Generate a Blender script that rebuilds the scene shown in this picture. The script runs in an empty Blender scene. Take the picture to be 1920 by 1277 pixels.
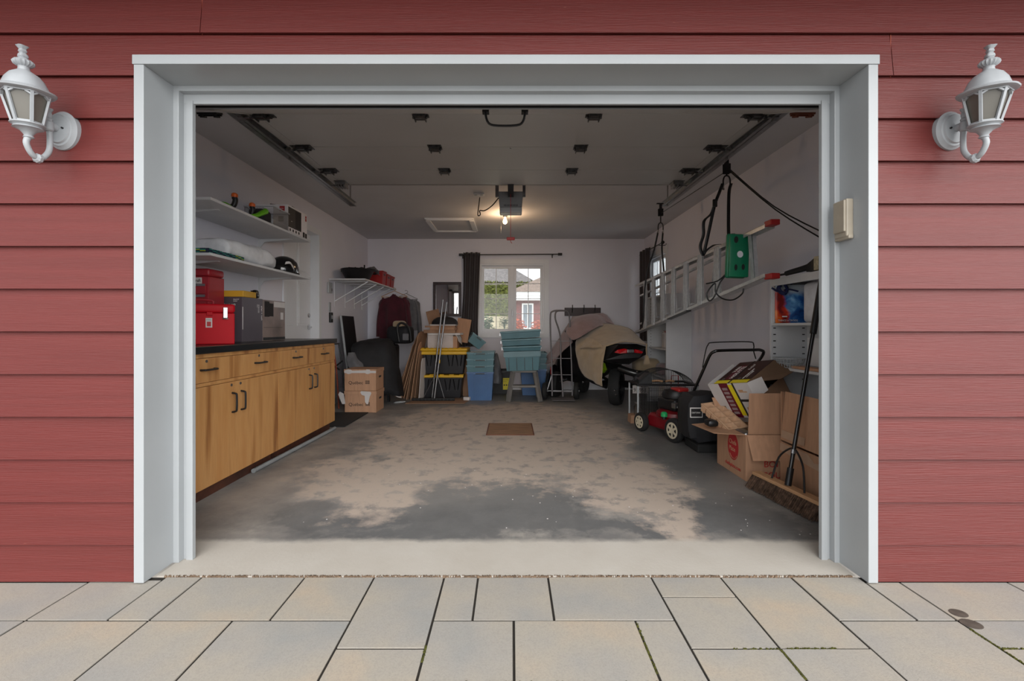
import bpy, bmesh, math, random
from mathutils import Vector, Matrix, Euler, noise as mnoise
random.seed(7)
S = bpy.context.scene
COL = S.collection
R = math.radians
F = 870.0; CX = 958.0; CY = 615.0; CH = 1.075
# ---------------- camera, world, light, exposure ----------------
cd = bpy.data.cameras.new('camera'); cam = bpy.data.objects.new('camera', cd); COL.objects.link(cam)
cam.location = (0, 0, CH); cam.rotation_euler = (R(90), 0, 0)
cd.sensor_width = 36; cd.lens = 36*F/1920; cd.shift_x = (960-CX)/1920; cd.shift_y = -(638.5-CY)/1920
cd.clip_start = .05; cd.clip_end = 400
S.camera = cam
w = bpy.data.worlds.new('overcast_sky'); S.world = w; w.use_nodes = True
nt = w.node_tree; nt.nodes.clear()
wo = nt.nodes.new('ShaderNodeOutputWorld'); bg = nt.nodes.new('ShaderNodeBackground')
tc = nt.nodes.new('ShaderNodeTexCoord'); sp = nt.nodes.new('ShaderNodeSeparateXYZ')
nt.links.new(tc.outputs['Generated'], sp.inputs[0])
def wm(op, a, b):
    n = nt.nodes.new('ShaderNodeMath'); n.operation = op
    for i, v in enumerate((a, b)):
        if isinstance(v, (int, float)): n.inputs[i].default_value = v
        else: nt.links.new(v, n.inputs[i])
    return n.outputs[0]
el = wm('MAXIMUM', sp.outputs[2], 0.0)
st = wm('ADD', wm('MULTIPLY', el, .12), .74)                 # thin bright overcast
st = wm('MULTIPLY', st, wm('ADD', wm('MULTIPLY', sp.outputs[0], .40), 1.0))  # the veiled sun stands to the right
st = wm('MULTIPLY', st, 1.0)
bg.inputs[0].default_value = (.955, .98, 1.0, 1); nt.links.new(st, bg.inputs[1]); nt.links.new(bg.outputs[0], wo.inputs[0])
ld = bpy.data.lights.new('sun', 'SUN'); ld.energy = 2.0; ld.angle = R(75); ld.color = (1, .975, .94)
sun = bpy.data.objects.new('sun', ld); COL.objects.link(sun); sun.rotation_euler = Vector((-.20, .90, -.36)).to_track_quat('-Z', 'Y').to_euler()
S.view_settings.view_transform = 'Standard'; S.view_settings.look = 'None'; S.view_settings.gamma = 1
S.view_settings.use_curve_mapping = False; S.view_settings.exposure = 1.12
S.cycles.use_denoising = True; S.cycles.max_bounces = 9; S.cycles.diffuse_bounces = 6; S.cycles.glossy_bounces = 4; S.cycles.use_adaptive_sampling = True; S.cycles.adaptive_threshold = .015
S.cycles.transparent_max_bounces = 16; S.cycles.sample_clamp_indirect = 6

# ---------------- helpers ----------------
def P(px, py, Y): return Vector(((px-CX)*Y/F, Y, CH-(py-CY)*Y/F))
def lin(c): return tuple((x/255/12.92 if x/255 <= .04045 else ((x/255+.055)/1.055)**2.4) for x in c)
MATS = {}
def mat(name, rgb, rough=.6, metal=0, var=.12, vscale=6, bump=0, bscale=60, stretch=(1,1,1), coat=0, rgb2=None, alpha=None, emit=0, spec=.5, objvar=0, sheen=0):
    if name in MATS: return MATS[name]
    m = bpy.data.materials.new(name); m.use_nodes = True; MATS[name] = m
    t = m.node_tree; n = t.nodes; b = n['Principled BSDF']
    c1 = lin(rgb); c2 = lin(rgb2) if rgb2 else tuple(x*(1-var*1.6) for x in c1)
    co = n.new('ShaderNodeTexCoord'); mp = n.new('ShaderNodeMapping'); mp.inputs['Scale'].default_value = stretch
    t.links.new(co.outputs['Object'], mp.inputs[0])
    nz = n.new('ShaderNodeTexNoise'); nz.inputs['Scale'].default_value = vscale; nz.inputs['Detail'].default_value = 5
    t.links.new(mp.outputs[0], nz.inputs['Vector'])
    rp = n.new('ShaderNodeValToRGB'); rp.color_ramp.elements[0].position = .35; rp.color_ramp.elements[1].position = .68
    rp.color_ramp.elements[0].color = (*c2, 1); rp.color_ramp.elements[1].color = (*c1, 1)
    t.links.new(nz.outputs[0], rp.inputs[0]); colr = rp.outputs[0]
    if objvar:
        oi = n.new('ShaderNodeObjectInfo'); hs = n.new('ShaderNodeHueSaturation'); mr = n.new('ShaderNodeMapRange')
        mr.inputs[3].default_value = 1-objvar; mr.inputs[4].default_value = 1+objvar
        t.links.new(oi.outputs['Random'], mr.inputs[0]); t.links.new(mr.outputs[0], hs.inputs['Value'])
        t.links.new(colr, hs.inputs['Color']); colr = hs.outputs[0]
    t.links.new(colr, b.inputs['Base Color'])
    b.inputs['Roughness'].default_value = rough; b.inputs['Metallic'].default_value = metal
    b.inputs['Specular IOR Level'].default_value = spec; b.inputs['Coat Weight'].default_value = coat
    if sheen: b.inputs['Sheen Weight'].default_value = sheen
    if emit: t.links.new(colr, b.inputs['Emission Color']); b.inputs['Emission Strength'].default_value = emit
    if alpha is not None: b.inputs['Alpha'].default_value = alpha
    if bump:
        n2 = n.new('ShaderNodeTexNoise'); n2.inputs['Scale'].default_value = bscale; n2.inputs['Detail'].default_value = 4
        t.links.new(mp.outputs[0], n2.inputs['Vector'])
        bp = n.new('ShaderNodeBump'); bp.inputs['Strength'].default_value = bump; bp.inputs['Distance'].default_value = .01
        t.links.new(n2.outputs[0], bp.inputs['Height']); t.links.new(bp.outputs[0], b.inputs['Normal'])
    return m
def glass(name, tint=(.95,.97,.97), refl=.08, rough=.02):
    m = bpy.data.materials.new(name); m.use_nodes = True; t = m.node_tree; n = t.nodes; n.clear()
    o = n.new('ShaderNodeOutputMaterial'); mx = n.new('ShaderNodeMixShader'); a = n.new('ShaderNodeBsdfTransparent'); g = n.new('ShaderNodeBsdfGlossy')
    a.inputs[0].default_value = (*tint, 1); g.inputs['Roughness'].default_value = rough
    fr = n.new('ShaderNodeFresnel'); fr.inputs[0].default_value = 1.45; mt = n.new('ShaderNodeMath'); mt.operation = 'MULTIPLY'; mt.inputs[1].default_value = refl*12
    t.links.new(fr.outputs[0], mt.inputs[0]); t.links.new(mt.outputs[0], mx.inputs[0])
    t.links.new(a.outputs[0], mx.inputs[1]); t.links.new(g.outputs[0], mx.inputs[2]); t.links.new(mx.outputs[0], o.inputs[0])
    return m
WORLD = {}
def tag(o, label=None, cat=None, group=None, kind=None):
    if label: o['label'] = label
    if cat: o['category'] = cat
    if group: o['group'] = group
    if kind: o['kind'] = kind
    return o
def thing(name, label, cat, M=None, group=None, kind=None):
    if M is None: M = Matrix()
    if isinstance(M, (tuple, Vector)): M = Matrix.Translation(M)
    o = bpy.data.objects.new(name, None); COL.objects.link(o); o.matrix_world = M; WORLD[o.name] = M.copy()
    o.empty_display_size = .1
    return tag(o, label, cat, group, kind)
class MB:
    def __init__(s, M=None): s.v = []; s.f = []; s.M = M or Matrix()
    def add(s, vs, fs, M=None):
        T = s.M @ M if M is not None else s.M; k = len(s.v)
        s.v += [T @ Vector(p) for p in vs]; s.f += [tuple(i+k for i in f) for f in fs]; return s
    def box(s, x0, x1, y0, y1, z0, z1, M=None):
        if x0 > x1: x0, x1 = x1, x0
        if y0 > y1: y0, y1 = y1, y0
        if z0 > z1: z0, z1 = z1, z0
        return s.add([(x0,y0,z0),(x1,y0,z0),(x1,y1,z0),(x0,y1,z0),(x0,y0,z1),(x1,y0,z1),(x1,y1,z1),(x0,y1,z1)],
            [(0,3,2,1),(4,5,6,7),(0,1,5,4),(1,2,6,5),(2,3,7,6),(3,0,4,7)], M)
    def rbox(s, x0, x1, y0, y1, z0, z1, b=.01, seg=2, M=None):
        bm = bmesh.new(); bmesh.ops.create_cube(bm, size=1)
        for v in bm.verts: v.co = Vector((x0+(v.co.x+.5)*(x1-x0), y0+(v.co.y+.5)*(y1-y0), z0+(v.co.z+.5)*(z1-z0)))
        bmesh.ops.bevel(bm, geom=bm.edges[:], offset=b, segments=seg, affect='EDGES', profile=.5)
        bm.verts.index_update(); s.add([v.co.copy() for v in bm.verts], [tuple(v.index for v in f.verts) for f in bm.faces], M); bm.free(); return s
    def frus(s, a, b, z0, z1, M=None, cap0=True, cap1=True, off=(0,0)):
        (w0,d0), (w1,d1) = a, b; ox, oy = off
        v = [(-w0/2,-d0/2,z0),(w0/2,-d0/2,z0),(w0/2,d0/2,z0),(-w0/2,d0/2,z0),(ox-w1/2,oy-d1/2,z1),(ox+w1/2,oy-d1/2,z1),(ox+w1/2,oy+d1/2,z1),(ox-w1/2,oy+d1/2,z1)]
        f = [(0,1,5,4),(1,2,6,5),(2,3,7,6),(3,0,4,7)]
        if cap0: f.append((0,3,2,1))
        if cap1: f.append((4,5,6,7))
        return s.add(v, f, M)
    def bar(s, p, q, w=.02, h=None, up=(0,0,1), M=None):
        p, q = Vector(p), Vector(q); d = q-p; L = d.length; z = d.normalized(); u = Vector(up)
        if abs(z.dot(u)) > .99: u = Vector((0,1,0))
        x = u.cross(z).normalized(); y = z.cross(x); h = h or w
        T = Matrix(((x.x,y.x,z.x,p.x),(x.y,y.y,z.y,p.y),(x.z,y.z,z.z,p.z),(0,0,0,1)))
        return s.box(-w/2, w/2, -h/2, h/2, 0, L, M=(M @ T if M is not None else T))
    def tube(s, pts, r=.01, n=8, smooth=0, closed=False, M=None, flat=1.0):
        pts = [Vector(p) for p in pts]
        if smooth: pts = crspline(pts, smooth, closed)
        rr = r if isinstance(r, (list, tuple)) else None
        N = len(pts); vs = []; fs = []; px = None
        for i, p in enumerate(pts):
            if closed: t = pts[(i+1) % N]-pts[i-1]
            else: t = pts[min(i+1, N-1)]-pts[max(i-1, 0)]
            t = t.normalized() if t.length > 1e-9 else Vector((0,0,1))
            if px is None:
                u = Vector((0,0,1)) if abs(t.z) < .9 else Vector((1,0,0)); px = u.cross(t).normalized()
            else:
                px = (px - t*px.dot(t)); px = px.normalized() if px.length > 1e-6 else Vector((1,0,0))
            py = t.cross(px); ri = (rr[0]+(rr[-1]-rr[0])*i/(N-1)) if rr else r
            for k in range(n):
                a = 2*math.pi*k/n; vs.append(p+px*math.cos(a)*ri+py*math.sin(a)*ri*flat)
        for i in range(N if closed else N-1):
            j = (i+1) % N
            for k in range(n): l = (k+1) % n; fs.append((i*n+k, i*n+l, j*n+l, j*n+k))
        if not closed: fs.append(tuple(range(n))[::-1]); fs.append(tuple(range((N-1)*n, N*n)))
        return s.add(vs, fs, M)
    def lathe(s, prof, n=20, M=None, lobes=0, amp=0, sx=1, sy=1, ring=False):
        vs = []; fs = []
        for (r, z) in prof:
            for k in range(n):
                a = 2*math.pi*k/n; q = r*(1+amp*abs(math.cos(a*lobes/2))) if lobes else r
                vs.append((q*math.cos(a)*sx, q*math.sin(a)*sy, z))
        m = len(prof)
        for i in range(m-1):
            for k in range(n): l = (k+1) % n; fs.append((i*n+k, i*n+l, (i+1)*n+l, (i+1)*n+k))
        if ring: fs += [((m-1)*n+k, (m-1)*n+(k+1) % n, (k+1) % n, k) for k in range(n)]
        else: fs.append(tuple(range(n))[::-1]); fs.append(tuple(range((m-1)*n, m*n)))
        return s.add(vs, fs, M)
    def cyl(s, p, q, r, n=16, M=None): return s.tube([p, q], r, n, M=M)
    def prism(s, poly, y0, y1, M=None):   # polygon in xz extruded along y
        n = len(poly); vs = [(x, y0, z) for x, z in poly]+[(x, y1, z) for x, z in poly]
        fs = [tuple(range(n)), tuple(range(n, 2*n))[::-1]]+[(i, i+n, (i+1) % n+n, (i+1) % n) for i in range(n)]
        return s.add(vs, fs, M)
    def grid(s, rows, M=None):
        n = len(rows[0]); vs = [p for r in rows for p in r]; fs = []
        for i in range(len(rows)-1):
            for k in range(n-1): fs.append((i*n+k, i*n+k+1, (i+1)*n+k+1, (i+1)*n+k))
        return s.add(vs, fs, M)
    def build(s, name, m, parent=None, smooth=False, label=None, cat=None, group=None, kind=None, bevel=0, origin=None, solid=0, subsurf=0, fixn=True):
        me = bpy.data.meshes.new(name); 
        if parent is not None: inv = WORLD[parent.name].inverted(); W = WORLD[parent.name]
        else:
            if origin is None and kind != 'structure':
                xs = [p.x for p in s.v]; ys = [p.y for p in s.v]; zs = [p.z for p in s.v]
                origin = ((min(xs)+max(xs))/2, (min(ys)+max(ys))/2, min(zs))
            W = Matrix.Translation(origin or (0,0,0)); inv = W.inverted()
        me.from_pydata([tuple(inv @ p) for p in s.v], [], s.f); me.update()
        if fixn:
            bm = bmesh.new(); bm.from_mesh(me); bmesh.ops.recalc_face_normals(bm, faces=bm.faces[:]); bm.to_mesh(me); bm.free()
        if smooth: me.polygons.foreach_set('use_smooth', [True]*len(me.polygons)); me.set_sharp_from_angle(angle=R(38))
        o = bpy.data.objects.new(name, me); COL.objects.link(o); me.materials.append(m)
        if parent is not None: o.parent = parent
        else: o.matrix_world = W
        WORLD[o.name] = W.copy()
        if solid: md = o.modifiers.new('Solidify', 'SOLIDIFY'); md.thickness = solid; md.offset = 0
        if bevel: md = o.modifiers.new('Bevel', 'BEVEL'); md.width = bevel; md.segments = 2; md.limit_method = 'ANGLE'; md.angle_limit = R(50)
        if subsurf: md = o.modifiers.new('Subsurf', 'SUBSURF'); md.levels = subsurf; md.render_levels = subsurf
        return tag(o, label, cat, group, kind)
def crspline(p, sub, closed=False):
    out = []; n = len(p)
    for i in range(n if closed else n-1):
        a = p[(i-1) % n] if closed or i > 0 else p[0]; b = p[i]; c = p[(i+1) % n]; d = p[(i+2) % n] if closed or i+2 < n else p[-1]
        for k in range(sub):
            t = k/sub; out.append(.5*((2*b)+(c-a)*t+(2*a-5*b+4*c-d)*t*t+(3*b-a-3*c+d)*t*t*t))
    if not closed: out.append(p[-1].copy())
    return out
def cloth(name, rows, m, parent=None, sub=5, wr=.006, ws=9, thick=.006, **k):
    rows = [[Vector(p) for p in r] for r in rows]
    rows = [crspline(r, sub) for r in rows]; cols = list(zip(*rows)); cols = [crspline(list(c), sub) for c in cols]
    g = [list(r) for r in zip(*cols)]
    for r in g:
        for p in r: p += Vector(mnoise.noise_vector(p*ws))*wr+Vector(mnoise.noise_vector(p*ws*2.7))*wr*.4
    return MB().grid(g).build(name, m, parent, smooth=True, solid=thick, **k)
def tr(x=0, y=0, z=0, rz=0, rx=0, ry=0): return Matrix.Translation((x,y,z)) @ Euler((R(rx), R(ry), R(rz))).to_matrix().to_4x4()
_fc = {}
def text(s, size, M, m, parent, name='lettering', ext=.0006, sx=1, align='LEFT'):
    c = bpy.data.curves.new('t', 'FONT'); c.body = s; c.size = size; c.extrude = ext; c.align_x = align; c.resolution_u = 3
    o = bpy.data.objects.new('t', c); me = bpy.data.meshes.new_from_object(o); bpy.data.objects.remove(o); bpy.data.curves.remove(c)
    me.name = name; T = WORLD[parent.name].inverted() @ M @ Matrix.Diagonal((sx,1,1,1)); me.transform(T); me.materials.clear(); me.materials.append(m)
    o = bpy.data.objects.new(name, me); COL.objects.link(o); o.parent = parent; WORLD[o.name] = WORLD[parent.name].copy(); return o
def face(p, normal='-y'):   # frame for text/prints: x along reading direction, y up, z towards the reader
    p = Vector(p)
    ax = {'-y': ((1,0,0),(0,0,1),(0,-1,0)), '+x': ((0,1,0),(0,0,1),(1,0,0)), '-x': ((0,-1,0),(0,0,1),(-1,0,0)), '+z': ((1,0,0),(0,1,0),(0,0,1))}[normal]
    M = Matrix.Identity(4)
    for i, a in enumerate(ax):
        for j in range(3): M[j][i] = a[j]
    M.translation = p; return M
def dup(o, M=None, **tags):
    def cp(x, par):
        c = x.copy(); COL.objects.link(c)
        if par: c.parent = par
        for ch in KIDS.get(x.name, []): cp(ch, c)
        return c
    KIDS = {}
    for x in list(COL.objects):
        if x.parent: KIDS.setdefault(x.parent.name, []).append(x)
    r = cp(o, None)
    if M is not None: r.matrix_world = M; WORLD[r.name] = M.copy()
    return tag(r, **tags)
# ---------------- materials ----------------
mRed = mat('painted red siding', (103,41,38), .45, var=.08, vscale=3, bump=.26, bscale=26, stretch=(.3,1,11), spec=.4)
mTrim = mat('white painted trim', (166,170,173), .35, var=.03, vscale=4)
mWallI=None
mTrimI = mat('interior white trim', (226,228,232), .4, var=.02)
mWall = mat('interior wall paint', (228,227,236), .7, var=.03, vscale=1.5, bump=.04, bscale=80)
mCeil = mat('ceiling paint', (200,199,202), .75, var=.04, vscale=2)
mWhite = mat('white laminate', (205,206,208), .45, var=.04)
mPVC = mat('grey plastic pipe', (140,143,145), .4)
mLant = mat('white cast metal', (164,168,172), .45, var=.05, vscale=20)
mLG = mat('frosted lantern glass', (104,101,94), .3, var=.08, vscale=8)
mMetal = mat('galvanised steel', (150,150,152), .32, metal=.9, var=.15, vscale=25)
mDkMetal = mat('dark steel', (60,60,62), .4, metal=.8, var=.2, vscale=30)
mAlu = mat('aluminium', (205,207,209), .36, metal=.35, var=.12, vscale=30)
mChrome = mat('chrome', (210,210,212), .15, metal=1)
mBlack = mat('black plastic', (24,24,27), .45, var=.2)
mBlackG = mat('glossy black', (14,14,16), .15, var=.1, coat=.5)
mRubber = mat('black rubber', (28,28,29), .8, var=.2, vscale=20)
mCloak = mat('black cover cloth', (28,28,33), .75, var=.3, vscale=8, bump=.2, bscale=40)
mRedP = mat('red painted steel', (186,18,32), .5, var=.08, vscale=5, spec=.15)
mRedD = mat('dull red painted steel', (160,34,46), .4, var=.08)
mRedPl = mat('red plastic', (165,30,30), .45, var=.1)
mCard = mat('brown cardboard', (184,142,112), .8, var=.10, vscale=5, bump=.06, bscale=90, stretch=(8,8,1), objvar=.08)
mCardD = mat('darker cardboard', (160,124,98), .85, var=.15, vscale=6, objvar=.15)
mCardI = mat('cardboard inner edge', (110,84,64), .9)
mPaperW = mat('white paper', (205,200,198), .6, var=.05)
mTape = mat('clear packing tape', (186,156,132), .3, var=.1, vscale=14)
mInk = mat('black ink', (30,28,30), .7, var=0)
mInkR = mat('red ink', (178,40,42), .6, var=.05)
mInkW = mat('white ink', (225,222,220), .6, var=.0)
mYel = mat('yellow plastic', (214,168,12), .45, var=.08)
mYelInk = mat('yellow ink', (228,208,30), .5, var=.03)
mTeal = mat('teal plastic', (80,122,132), .4, var=.12, vscale=4)
mBlueP = mat('blue plastic', (66,104,152), .4, var=.12, vscale=4)
mStool = mat('grey moulded plastic', (120,117,113), .6, var=.12, vscale=10)
mMaroon = mat('maroon fabric', (78,22,38), .9, var=.25, vscale=8, sheen=.2)
mMauve = mat('mauve fleece blanket', (146,122,122), .95, var=.12, vscale=12, bump=.25, bscale=140, sheen=.3)
mBeige = mat('beige fleece blanket', (170,150,122), .95, var=.1, vscale=10, bump=.25, bscale=140, sheen=.3)
mGreyCloth = mat('grey cloth', (112,112,116), .9, var=.2, vscale=9)
mCurt = mat('dark brown curtain', (48,38,42), .7, var=.2, vscale=6, sheen=.3)
mDkWood = mat('dark stained wood', (52,26,26), .4, var=.3, vscale=8, stretch=(1,1,6))
mTan = mat('tan wood', (196,152,112), .6, var=.15, vscale=12, stretch=(6,1,6))
mGreen = mat('green plastic', (8,120,84), .4, var=.08)
mLime = mat('lime green plastic', (150,190,20), .4, var=.05)
mMirror = mat('mirror silver', (225,228,230), .02, metal=1, var=0)
mPulp = mat('moulded pulp', (198,160,128), .9, var=.1, vscale=20, bump=.2, bscale=120)
mGlass = glass('window glass', refl=.045)
mBagW = mat('white woven bag', (226,228,232), .6, var=.08, vscale=20, bump=.3, bscale=30)

def ramp(n, t, src, stops):
    r = n.new('ShaderNodeValToRGB'); e = r.color_ramp.elements
    while len(e) < len(stops): e.new(.5)
    for k, (p, c) in enumerate(stops): e[k].position = p; e[k].color = (*(lin(c) if len(c) == 3 and max(c) > 1 else c), 1)
    t.links.new(src, r.inputs[0]); return r.outputs[0]
def nmath(n, t, op, a, b=0.0, clamp=False):
    x = n.new('ShaderNodeMath'); x.operation = op; x.use_clamp = clamp
    for i, v in enumerate((a, b)):
        if isinstance(v, (int, float)): x.inputs[i].default_value = v
        else: t.links.new(v, x.inputs[i])
    return x.outputs[0]
def nmix(n, t, f, a, b):
    x = n.new('ShaderNodeMix'); x.data_type = 'RGBA'
    for s_, v in ((x.inputs[0], f), (x.inputs[6], a), (x.inputs[7], b)):
        if isinstance(v, (int, float)): s_.default_value = v
        elif isinstance(v, tuple): s_.default_value = (*lin(v), 1)
        else: t.links.new(v, s_)
    return x.outputs[2]
def noise_(n, t, vec, sc, det=5, rough=.55):
    x = n.new('ShaderNodeTexNoise'); x.inputs['Scale'].default_value = sc; x.inputs['Detail'].default_value = det; x.inputs['Roughness'].default_value = rough
    t.links.new(vec, x.inputs['Vector']); return x
def obj_coord(n, t, scale=(1,1,1)):
    co = n.new('ShaderNodeTexCoord'); mp = n.new('ShaderNodeMapping'); mp.inputs['Scale'].default_value = scale
    t.links.new(co.outputs['Object'], mp.inputs[0]); return mp.outputs[0]

_t = mRed.node_tree; _n = _t.nodes; _b = _n['Principled BSDF']; _src = _b.inputs['Base Color'].links[0].from_socket
_v = obj_coord(_n, _t, (1.2,1,4.5)); _s = noise_(_n, _t, _v, 9, 7, .78)
_t.links.new(nmix(_n, _t, nmath(_n, _t, 'MULTIPLY', ramp(_n, _t, _s.outputs[0], [(.70,(0,0,0)), (.735,(1,1,1))]), .6), _src, (176,116,100)), _b.inputs['Base Color'])
# concrete floor with dust and damp stains
def floor_mat():
    m = bpy.data.materials.new('concrete slab'); m.use_nodes = True; t = m.node_tree; n = t.nodes; b = n['Principled BSDF']
    v = obj_coord(n, t); nA = noise_(n, t, v, 1.6, 8, .68); nB = noise_(n, t, v, 7, 6, .7); nC = noise_(n, t, v, 55, 4, .7); nD = noise_(n, t, v, 3.2, 6, .65)
    vs = n.new('ShaderNodeVectorMath'); vs.operation = 'SUBTRACT'; t.links.new(nA.outputs['Color'], vs.inputs[0]); vs.inputs[1].default_value = (.5,.5,.5)
    vc = n.new('ShaderNodeVectorMath'); vc.operation = 'SCALE'; t.links.new(vs.outputs[0], vc.inputs[0]); vc.inputs['Scale'].default_value = 1.05
    va = n.new('ShaderNodeVectorMath'); va.operation = 'ADD'; t.links.new(v, va.inputs[0]); t.links.new(vc.outputs[0], va.inputs[1])
    sx = n.new('ShaderNodeSeparateXYZ'); t.links.new(va.outputs[0], sx.inputs[0]); sxy = n.new('ShaderNodeSeparateXYZ'); t.links.new(v, sxy.inputs[0])
    def ell(cx, cy, rx, ry, soft=.5):
        a = nmath(n, t, 'DIVIDE', nmath(n, t, 'SUBTRACT', sx.outputs[0], cx), rx); c = nmath(n, t, 'DIVIDE', nmath(n, t, 'SUBTRACT', sx.outputs[1], cy), ry)
        d = nmath(n, t, 'ADD', nmath(n, t, 'SQRT', nmath(n, t, 'ADD', nmath(n, t, 'MULTIPLY', a, a), nmath(n, t, 'MULTIPLY', c, c))), nmath(n, t, 'MULTIPLY', nmath(n, t, 'SUBTRACT', nB.outputs[0], .5), .9))
        return nmath(n, t, 'DIVIDE', nmath(n, t, 'SUBTRACT', 1+soft/2, d), soft, True)
    def mx(l):
        o = l[0]
        for q in l[1:]: o = nmath(n, t, 'MAXIMUM', o, q)
        return o
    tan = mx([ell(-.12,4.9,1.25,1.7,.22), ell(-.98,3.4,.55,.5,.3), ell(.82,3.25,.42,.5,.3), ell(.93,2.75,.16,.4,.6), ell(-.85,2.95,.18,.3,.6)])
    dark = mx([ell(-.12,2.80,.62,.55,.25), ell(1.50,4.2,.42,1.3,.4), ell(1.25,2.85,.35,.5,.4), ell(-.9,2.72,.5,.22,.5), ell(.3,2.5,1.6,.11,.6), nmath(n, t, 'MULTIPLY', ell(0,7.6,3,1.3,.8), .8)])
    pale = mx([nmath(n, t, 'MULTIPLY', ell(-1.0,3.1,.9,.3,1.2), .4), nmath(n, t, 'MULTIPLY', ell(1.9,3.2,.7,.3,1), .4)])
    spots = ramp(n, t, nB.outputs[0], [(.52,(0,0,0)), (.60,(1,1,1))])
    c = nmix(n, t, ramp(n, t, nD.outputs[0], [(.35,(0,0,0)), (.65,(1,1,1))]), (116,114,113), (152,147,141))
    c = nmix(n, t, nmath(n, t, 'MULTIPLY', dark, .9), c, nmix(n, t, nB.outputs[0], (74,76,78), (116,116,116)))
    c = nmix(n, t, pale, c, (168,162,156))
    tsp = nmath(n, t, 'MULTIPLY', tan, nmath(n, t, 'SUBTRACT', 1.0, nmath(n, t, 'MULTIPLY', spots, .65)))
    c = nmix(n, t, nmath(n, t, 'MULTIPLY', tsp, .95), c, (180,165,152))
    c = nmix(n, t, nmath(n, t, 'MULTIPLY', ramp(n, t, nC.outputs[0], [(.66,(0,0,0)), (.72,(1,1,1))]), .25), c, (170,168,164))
    # weathered strip outside the door line
    e = nmath(n, t, 'ADD', sxy.outputs[1], nmath(n, t, 'MULTIPLY', nmath(n, t, 'SUBTRACT', nB.outputs[0], .5), .10))
    sw = nmath(n, t, 'DIVIDE', nmath(n, t, 'SUBTRACT', 2.37, e), .05, True)
    oc = nmix(n, t, nD.outputs[0], (192,187,179), (170,161,150))
    c = nmix(n, t, sw, c, oc)
    t.links.new(c, b.inputs['Base Color'])
    rg = nmath(n, t, 'ADD', nmath(n, t, 'MULTIPLY', mx([tan, sw]), .3), .5); t.links.new(rg, b.inputs['Roughness'])
    bp = n.new('ShaderNodeBump'); bp.inputs['Strength'].default_value = .2; bp.inputs['Distance'].default_value = .006
    t.links.new(nC.outputs[0], bp.inputs['Height']); t.links.new(bp.outputs[0], b.inputs['Normal']); return m
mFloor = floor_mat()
def paver_mat():
    m = bpy.data.materials.new('paving stone'); m.use_nodes = True; t = m.node_tree; n = t.nodes; b = n['Principled BSDF']
    v = obj_coord(n, t); oi = n.new('ShaderNodeObjectInfo'); va = n.new('ShaderNodeVectorMath'); va.operation = 'ADD'
    cb = n.new('ShaderNodeCombineXYZ'); t.links.new(nmath(n, t, 'MULTIPLY', oi.outputs['Random'], 37), cb.inputs[0]); t.links.new(cb.outputs[0], va.inputs[1]); t.links.new(v, va.inputs[0])
    a = noise_(n, t, va.outputs[0], 2.6, 3, .5); f = noise_(n, t, v, 160, 3, .8); g = noise_(n, t, v, 30, 4, .7)
    c = ramp(n, t, a.outputs[0], [(.28,(146,146,144)), (.45,(158,153,146)), (.58,(165,157,145)), (.74,(178,160,139))])
    c = nmix(n, t, nmath(n, t, 'MULTIPLY', ramp(n, t, f.outputs[0], [(.35,(1,1,1)), (.55,(0,0,0))]), .35), c, (128,125,120))
    c = nmix(n, t, nmath(n, t, 'MULTIPLY', ramp(n, t, g.outputs[0], [(.5,(0,0,0)), (.7,(1,1,1))]), .15), c, (140,134,126))
    t.links.new(c, b.inputs['Base Color']); b.inputs['Roughness'].default_value = .8
    bp = n.new('ShaderNodeBump'); bp.inputs['Strength'].default_value = .35; bp.inputs['Distance'].default_value = .003
    t.links.new(f.outputs[0], bp.inputs['Height']); t.links.new(bp.outputs[0], b.inputs['Normal']); return m
mPaver = paver_mat()
mSand = mat('dark joint sand', (44,38,32), .95, var=.3, vscale=30)
mMoss = mat('moss', (80,80,20), .95, var=.3, vscale=60)
def wood_mat():
    m = bpy.data.materials.new('birch plywood'); m.use_nodes = True; t = m.node_tree; n = t.nodes; b = n['Principled BSDF']
    co = n.new('ShaderNodeTexCoord'); oi = n.new('ShaderNodeObjectInfo'); mp = n.new('ShaderNodeMapping'); mp.inputs['Scale'].default_value = (1,6,.6)
    t.links.new(co.outputs['Object'], mp.inputs[0]); cb = n.new('ShaderNodeCombineXYZ'); t.links.new(nmath(n, t, 'MULTIPLY', oi.outputs['Random'], 50), cb.inputs[1]); t.links.new(cb.outputs[0], mp.inputs['Location'])
    a = noise_(n, t, mp.outputs[0], 1.4, 3, .5); f = noise_(n, t, mp.outputs[0], 14, 4, .6)
    c = ramp(n, t, a.outputs[0], [(.32,(148,98,54)), (.38,(174,122,70)), (.50,(198,148,92)), (.66,(190,136,80))])
    c = nmix(n, t, nmath(n, t, 'MULTIPLY', ramp(n, t, f.outputs[0], [(.4,(1,1,1)), (.6,(0,0,0))]), .14), c, (150,96,50))
    t.links.new(c, b.inputs['Base Color']); b.inputs['Roughness'].default_value = .42; return m
mPly = wood_mat()
mKick = mat('dark stained kick board', (86,48,34), .6, var=.35, vscale=12)

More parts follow.
